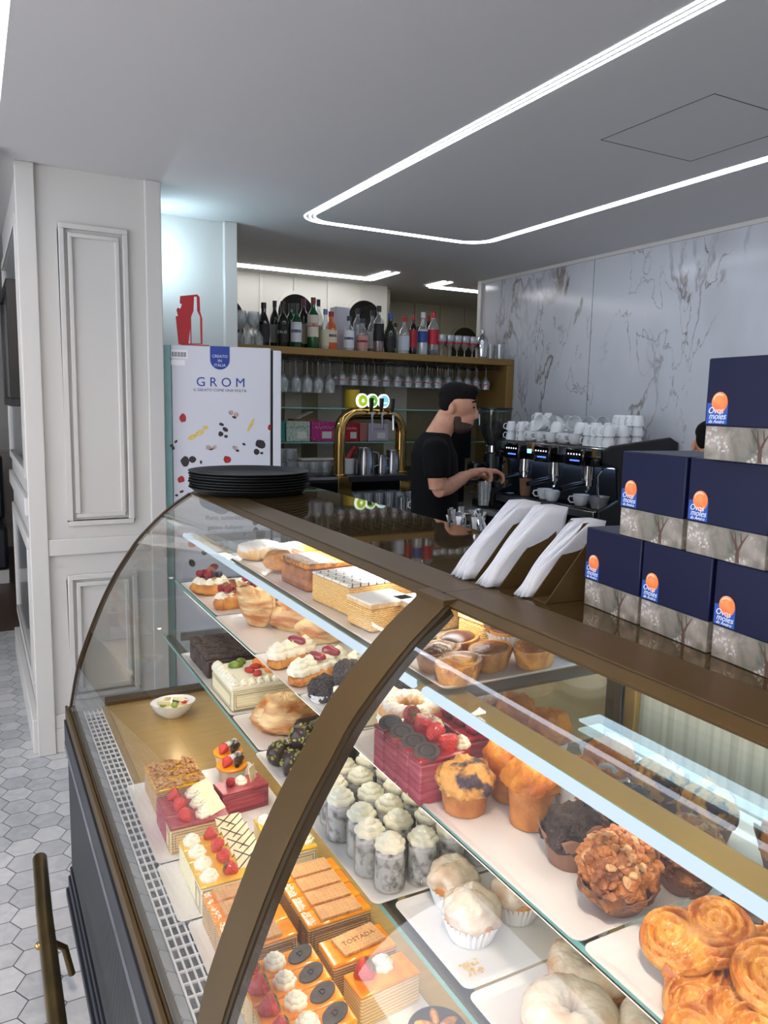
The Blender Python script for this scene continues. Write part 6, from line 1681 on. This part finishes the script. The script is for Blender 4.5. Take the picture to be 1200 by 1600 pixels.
bx('stand', M['black'], (-.05, .05, -.04, .04, 0, .3), o, .004); bx('case', M['black'], (-.09, .09, -.05, .03, .3, .62), o, .01); bx('screen', M['screen'], (-.06, .03, -.052, -.05, .5, .59), o); o['label'] = 'black terminal with small screen behind the barista'

# ------------------------------------------------------------------ people
M['skin'] = mat('skin', (206, 156, 128), .5, col2=(192, 136, 110), scale=20, sss=.12)
M['hair'] = mat('hair', (13, 10, 9), .8, bump=.3, bscale=180, spec=.2); M['stubble'] = mat('stubble', (74, 52, 42), .75, col2=(50, 36, 30), scale=160, bump=.4, bscale=300)
M['shirt'] = mat('shirt', (6, 7, 9), .9, spec=.2, bump=.15, bscale=30); M['trousers'] = mat('trousers', (20, 20, 24), .8)
def bow(mb, ang=.12):
    for v in mb.v:
        k = min(1, max(0, (v.z - 1.43) / .09)); a = ang * k * k * (3 - 2 * k)
        x, z = v.x - .015, v.z - 1.46
        v.x, v.z = .015 + x * math.cos(a) + z * math.sin(a), 1.46 + z * math.cos(a) - x * math.sin(a)
    return mb
def remesh(mb, name, mtl, parent, vox, it=4):
    bow(mb)
    o = mb.build(name, mtl, parent)
    r = o.modifiers.new('remesh', 'REMESH'); r.mode = 'VOXEL'; r.voxel_size = vox; r.use_smooth_shade = True
    s = o.modifiers.new('smooth', 'SMOOTH'); s.factor = .5; s.iterations = it
    dg = bpy.context.evaluated_depsgraph_get(); me = bpy.data.meshes.new_from_object(o.evaluated_get(dg))
    o.modifiers.clear(); o.data = me
    for p in me.polygons: p.use_smooth = True
    return o
def ell(z, cx, hx, hy, n=24, cy=0): return [(cx + hx * math.cos(2 * PI * i / n), cy + hy * math.sin(2 * PI * i / n), z) for i in range(n)]
def person(label, loc, rz, beard=True, s=1.0):
    t = thing('person', label, 'person', loc, rz); t.scale = (s,) * 3
    b = MB()
    b.loft([ell(z, c, x, y) for z, c, x, y in ((.86, -.01, .10, .155), (.95, -.01, .108, .165), (1.08, .0, .098, .15), (1.22, .0, .10, .165), (1.34, -.005, .10, .18), (1.41, -.01, .075, .15), (1.45, .0, .056, .07))])
    b.tube([(-.01, 0, 1.40), (.022, 0, 1.47), (.052, 0, 1.54)], [.066, .058, .058], 16)
    b.at(.084, 0, 1.604).ball(.084, .074, .092, 14); b.at(.113, 0, 1.532).ball(.057, .056, .068, 12); b.at(.132, 0, 1.490).ball(.027, .032, .026, 10)
    b.at(.148, 0, 1.610).ball(.020, .048, .016, 8)
    b.at(0, 0, 0).tube([(.160, 0, 1.602), (.178, 0, 1.568), (.185, 0, 1.556), (.164, 0, 1.548)], [.009, .012, .013, .010], 10)
    b.at(.160, 0, 1.526).ball(.012, .022, .0075, 8); b.at(.158, 0, 1.512).ball(.012, .020, .008, 8)
    for sy in (-1, 1): b.at(.050, sy * .076, 1.575).ball(.017, .011, .030, 8)
    b.at(0, 0, 0)
    b.tube([(-.01, -.12, 1.385), (-.012, -.185, 1.375), (-.005, -.212, 1.28), (.0, -.212, 1.208)], [.05, .054, .045, .039], 14)
    b.tube([(.0, -.212, 1.208), (.05, -.160, 1.218), (.10, -.10, 1.238), (.145, -.045, 1.258)], [.039, .041, .034, .026], 14)
    b.tube([(-.01, .12, 1.385), (-.01, .185, 1.375), (.01, .225, 1.28), (.03, .225, 1.18)], [.05, .054, .047, .040], 14)
    b.tube([(.03, .225, 1.18), (.09, .19, 1.20), (.15, .14, 1.23), (.21, .10, 1.255)], [.040, .041, .034, .026], 14)
    # near hand: palm over the glass, four fingers curled down, thumb from the side
    b.at(-.012, 0, .020)
    b.tube([(.150, -.052, 1.236), (.185, -.035, 1.250), (.222, -.022, 1.258)], [.025, .034, .030], 14, flat=.62)
    for k, (y0, ln) in enumerate(((.012, .9), (-.008, 1.0), (-.029, .95), (-.050, .78))):
        b.tube([(.215, y0 - .006, 1.262), (.250 * 1, y0, 1.266), (.250 + .028 * ln, y0 + .002, 1.250), (.252 + .030 * ln, y0 + .002, 1.225), (.245 + .024 * ln, y0, 1.207)], [.0115, .0108, .0100, .0092, .0078], 10)
    b.tube([(.172, -.012, 1.245), (.205, .020, 1.236), (.232, .034, 1.222)], [.014, .0118, .0092], 10)
    b.at(0, 0, 0)
    b.tube([(.205, .102, 1.255), (.245, .088, 1.266), (.282, .078, 1.268)], [.025, .034, .030], 14, flat=.62)
    for k, (y0, ln) in enumerate(((.046, .9), (.066, 1.0), (.087, .95), (.107, .78))):
        b.tube([(.275, y0 + .004, 1.270), (.308, y0, 1.272), (.308 + .028 * ln, y0, 1.256), (.310 + .030 * ln, y0, 1.232), (.303 + .024 * ln, y0, 1.214)], [.0115, .0108, .0100, .0092, .0078], 10)
    b.tube([(.225, .062, 1.252), (.255, .034, 1.240), (.28, .026, 1.226)], [.014, .0118, .0092], 10)
    for sy in (-1, 1):
        b.tube([(-.03, sy * .085, .90), (-.02, sy * .095, .68), (-.005, sy * .10, .48), (-.03, sy * .10, .28), (-.04, sy * .10, .06)], [.092, .078, .056, .054, .038], 14)
        b.tube([(-.07, sy * .10, .04), (.02, sy * .105, .04), (.13, sy * .11, .03)], [.036, .04, .028], 12, flat=.8)
    remesh(b, 'body', M['skin'], t, .0055, 4)
    c = MB()
    c.loft([ell(z, cx, x, y) for z, cx, x, y in ((.93, -.005, .118, .178), (1.02, .0, .114, .168), (1.10, .002, .113, .170), (1.24, .0, .114, .186), (1.35, -.006, .112, .196), (1.415, -.012, .088, .165), (1.452, .0, .067, .085), (1.458, .003, .062, .074))])
    for sy, ex in ((-1, -.004), (1, .012)):
        c.tube([(-.01, sy * .12, 1.388), (-.012, sy * .19, 1.376), (ex - .004, sy * .214, 1.32), (ex, sy * (.216 if sy < 0 else .228), 1.262)], [.060, .064, .062, .060], 16)
    remesh(c, 'shirt', M['shirt'], t, .009, 5)
    p = MB()
    p.loft([ell(z, cx, x, y) for z, cx, x, y in ((.80, -.03, .13, .185), (.93, -.03, .13, .18), (.99, -.02, .118, .165))])
    for sy in (-1, 1): p.tube([(-.03, sy * .09, .88), (-.02, sy * .097, .68), (-.005, sy * .10, .48), (-.03, sy * .10, .28), (-.04, sy * .10, .09)], [.105, .092, .074, .070, .062], 14)
    remesh(p, 'trousers', M['trousers'], t, .012, 4)
    for sy in (-1, 1):
        MB().tube([(-.085, sy * .10, .042), (.02, sy * .105, .045), (.15, sy * .11, .034)], [.046, .050, .036], 14, flat=.85).build('shoe', M['black'], t)
    h = MB()
    h.at(.074, 0, 1.645).ball(.092, .0765, .060, 14, lambda d: 1 + .05 * nz(d, 5, 2)); h.at(.042, 0, 1.610).ball(.052, .0705, .066, 12); h.at(.132, 0, 1.672).ball(.042, .058, .028, 10, lambda d: 1 + .12 * nz(d, 4, 5))
    remesh(h, 'hair', M['hair'], t, .006, 3)
    for sy in (-1, 1):
        bow(MB().tube([(.164, sy * .012, 1.622), (.160, sy * .032, 1.626), (.142, sy * .052, 1.618)], [.004, .005, .003], 8)).build('eyebrow', M['hair'], t)
        bow(MB().at(.152, sy * .030, 1.596).ball(.010, .014, .006, 8)).build('eye', M['hair'], t)
    if beard:
        h = MB(); h.at(.114, 0, 1.505).ball(.0545, .0585, .050, 12); h.at(.088, 0, 1.53).ball(.042, .0600, .055, 12); h.at(.136, 0, 1.486).ball(.025, .030, .022, 10); h.at(.161, 0, 1.537).ball(.012, .028, .0065, 8)
        remesh(h, 'beard', M['stubble'], t, .006, 3)
    return t
barista = person('bearded person in a black t-shirt looking down and working at the coffee machine', (1.968, 3.16, 0), math.radians(-28), True, 1.012)
t = thing('drinking_glass', 'clear glass held under the hand of the person in black', 'glass', (2.17, 3.03, 1.13)); 
MB().lathe([(.0001, 0), (.026, 0), (.036, .115), (.035, .115), (.025, .004), (.0001, .004)], 26, cap=False).build('glass_body', M['glassware'], t, sharp=50)
t = thing('coffee_tamper', 'black handled portafilter held in the far hand of the person in black', 'portafilter', (2.29, 3.09, 1.205))
MB().cyl(.034, 0, .03, 24).build('basket', M['black'], t, bevel=.002); MB().tube([(0, 0, .02), (-.08, .02, .03), (-.17, .04, .035)], [.012, .016, .014], 12).build('handle', M['black'], t)
t.name = 'portafilter'
# second member of staff further right, only the crown of the head shows over the cartons
person('second person behind the cartons, only dark hair showing', (ony(1112, 690, 2.22).x, 2.22, 0), math.radians(38), False, .925)
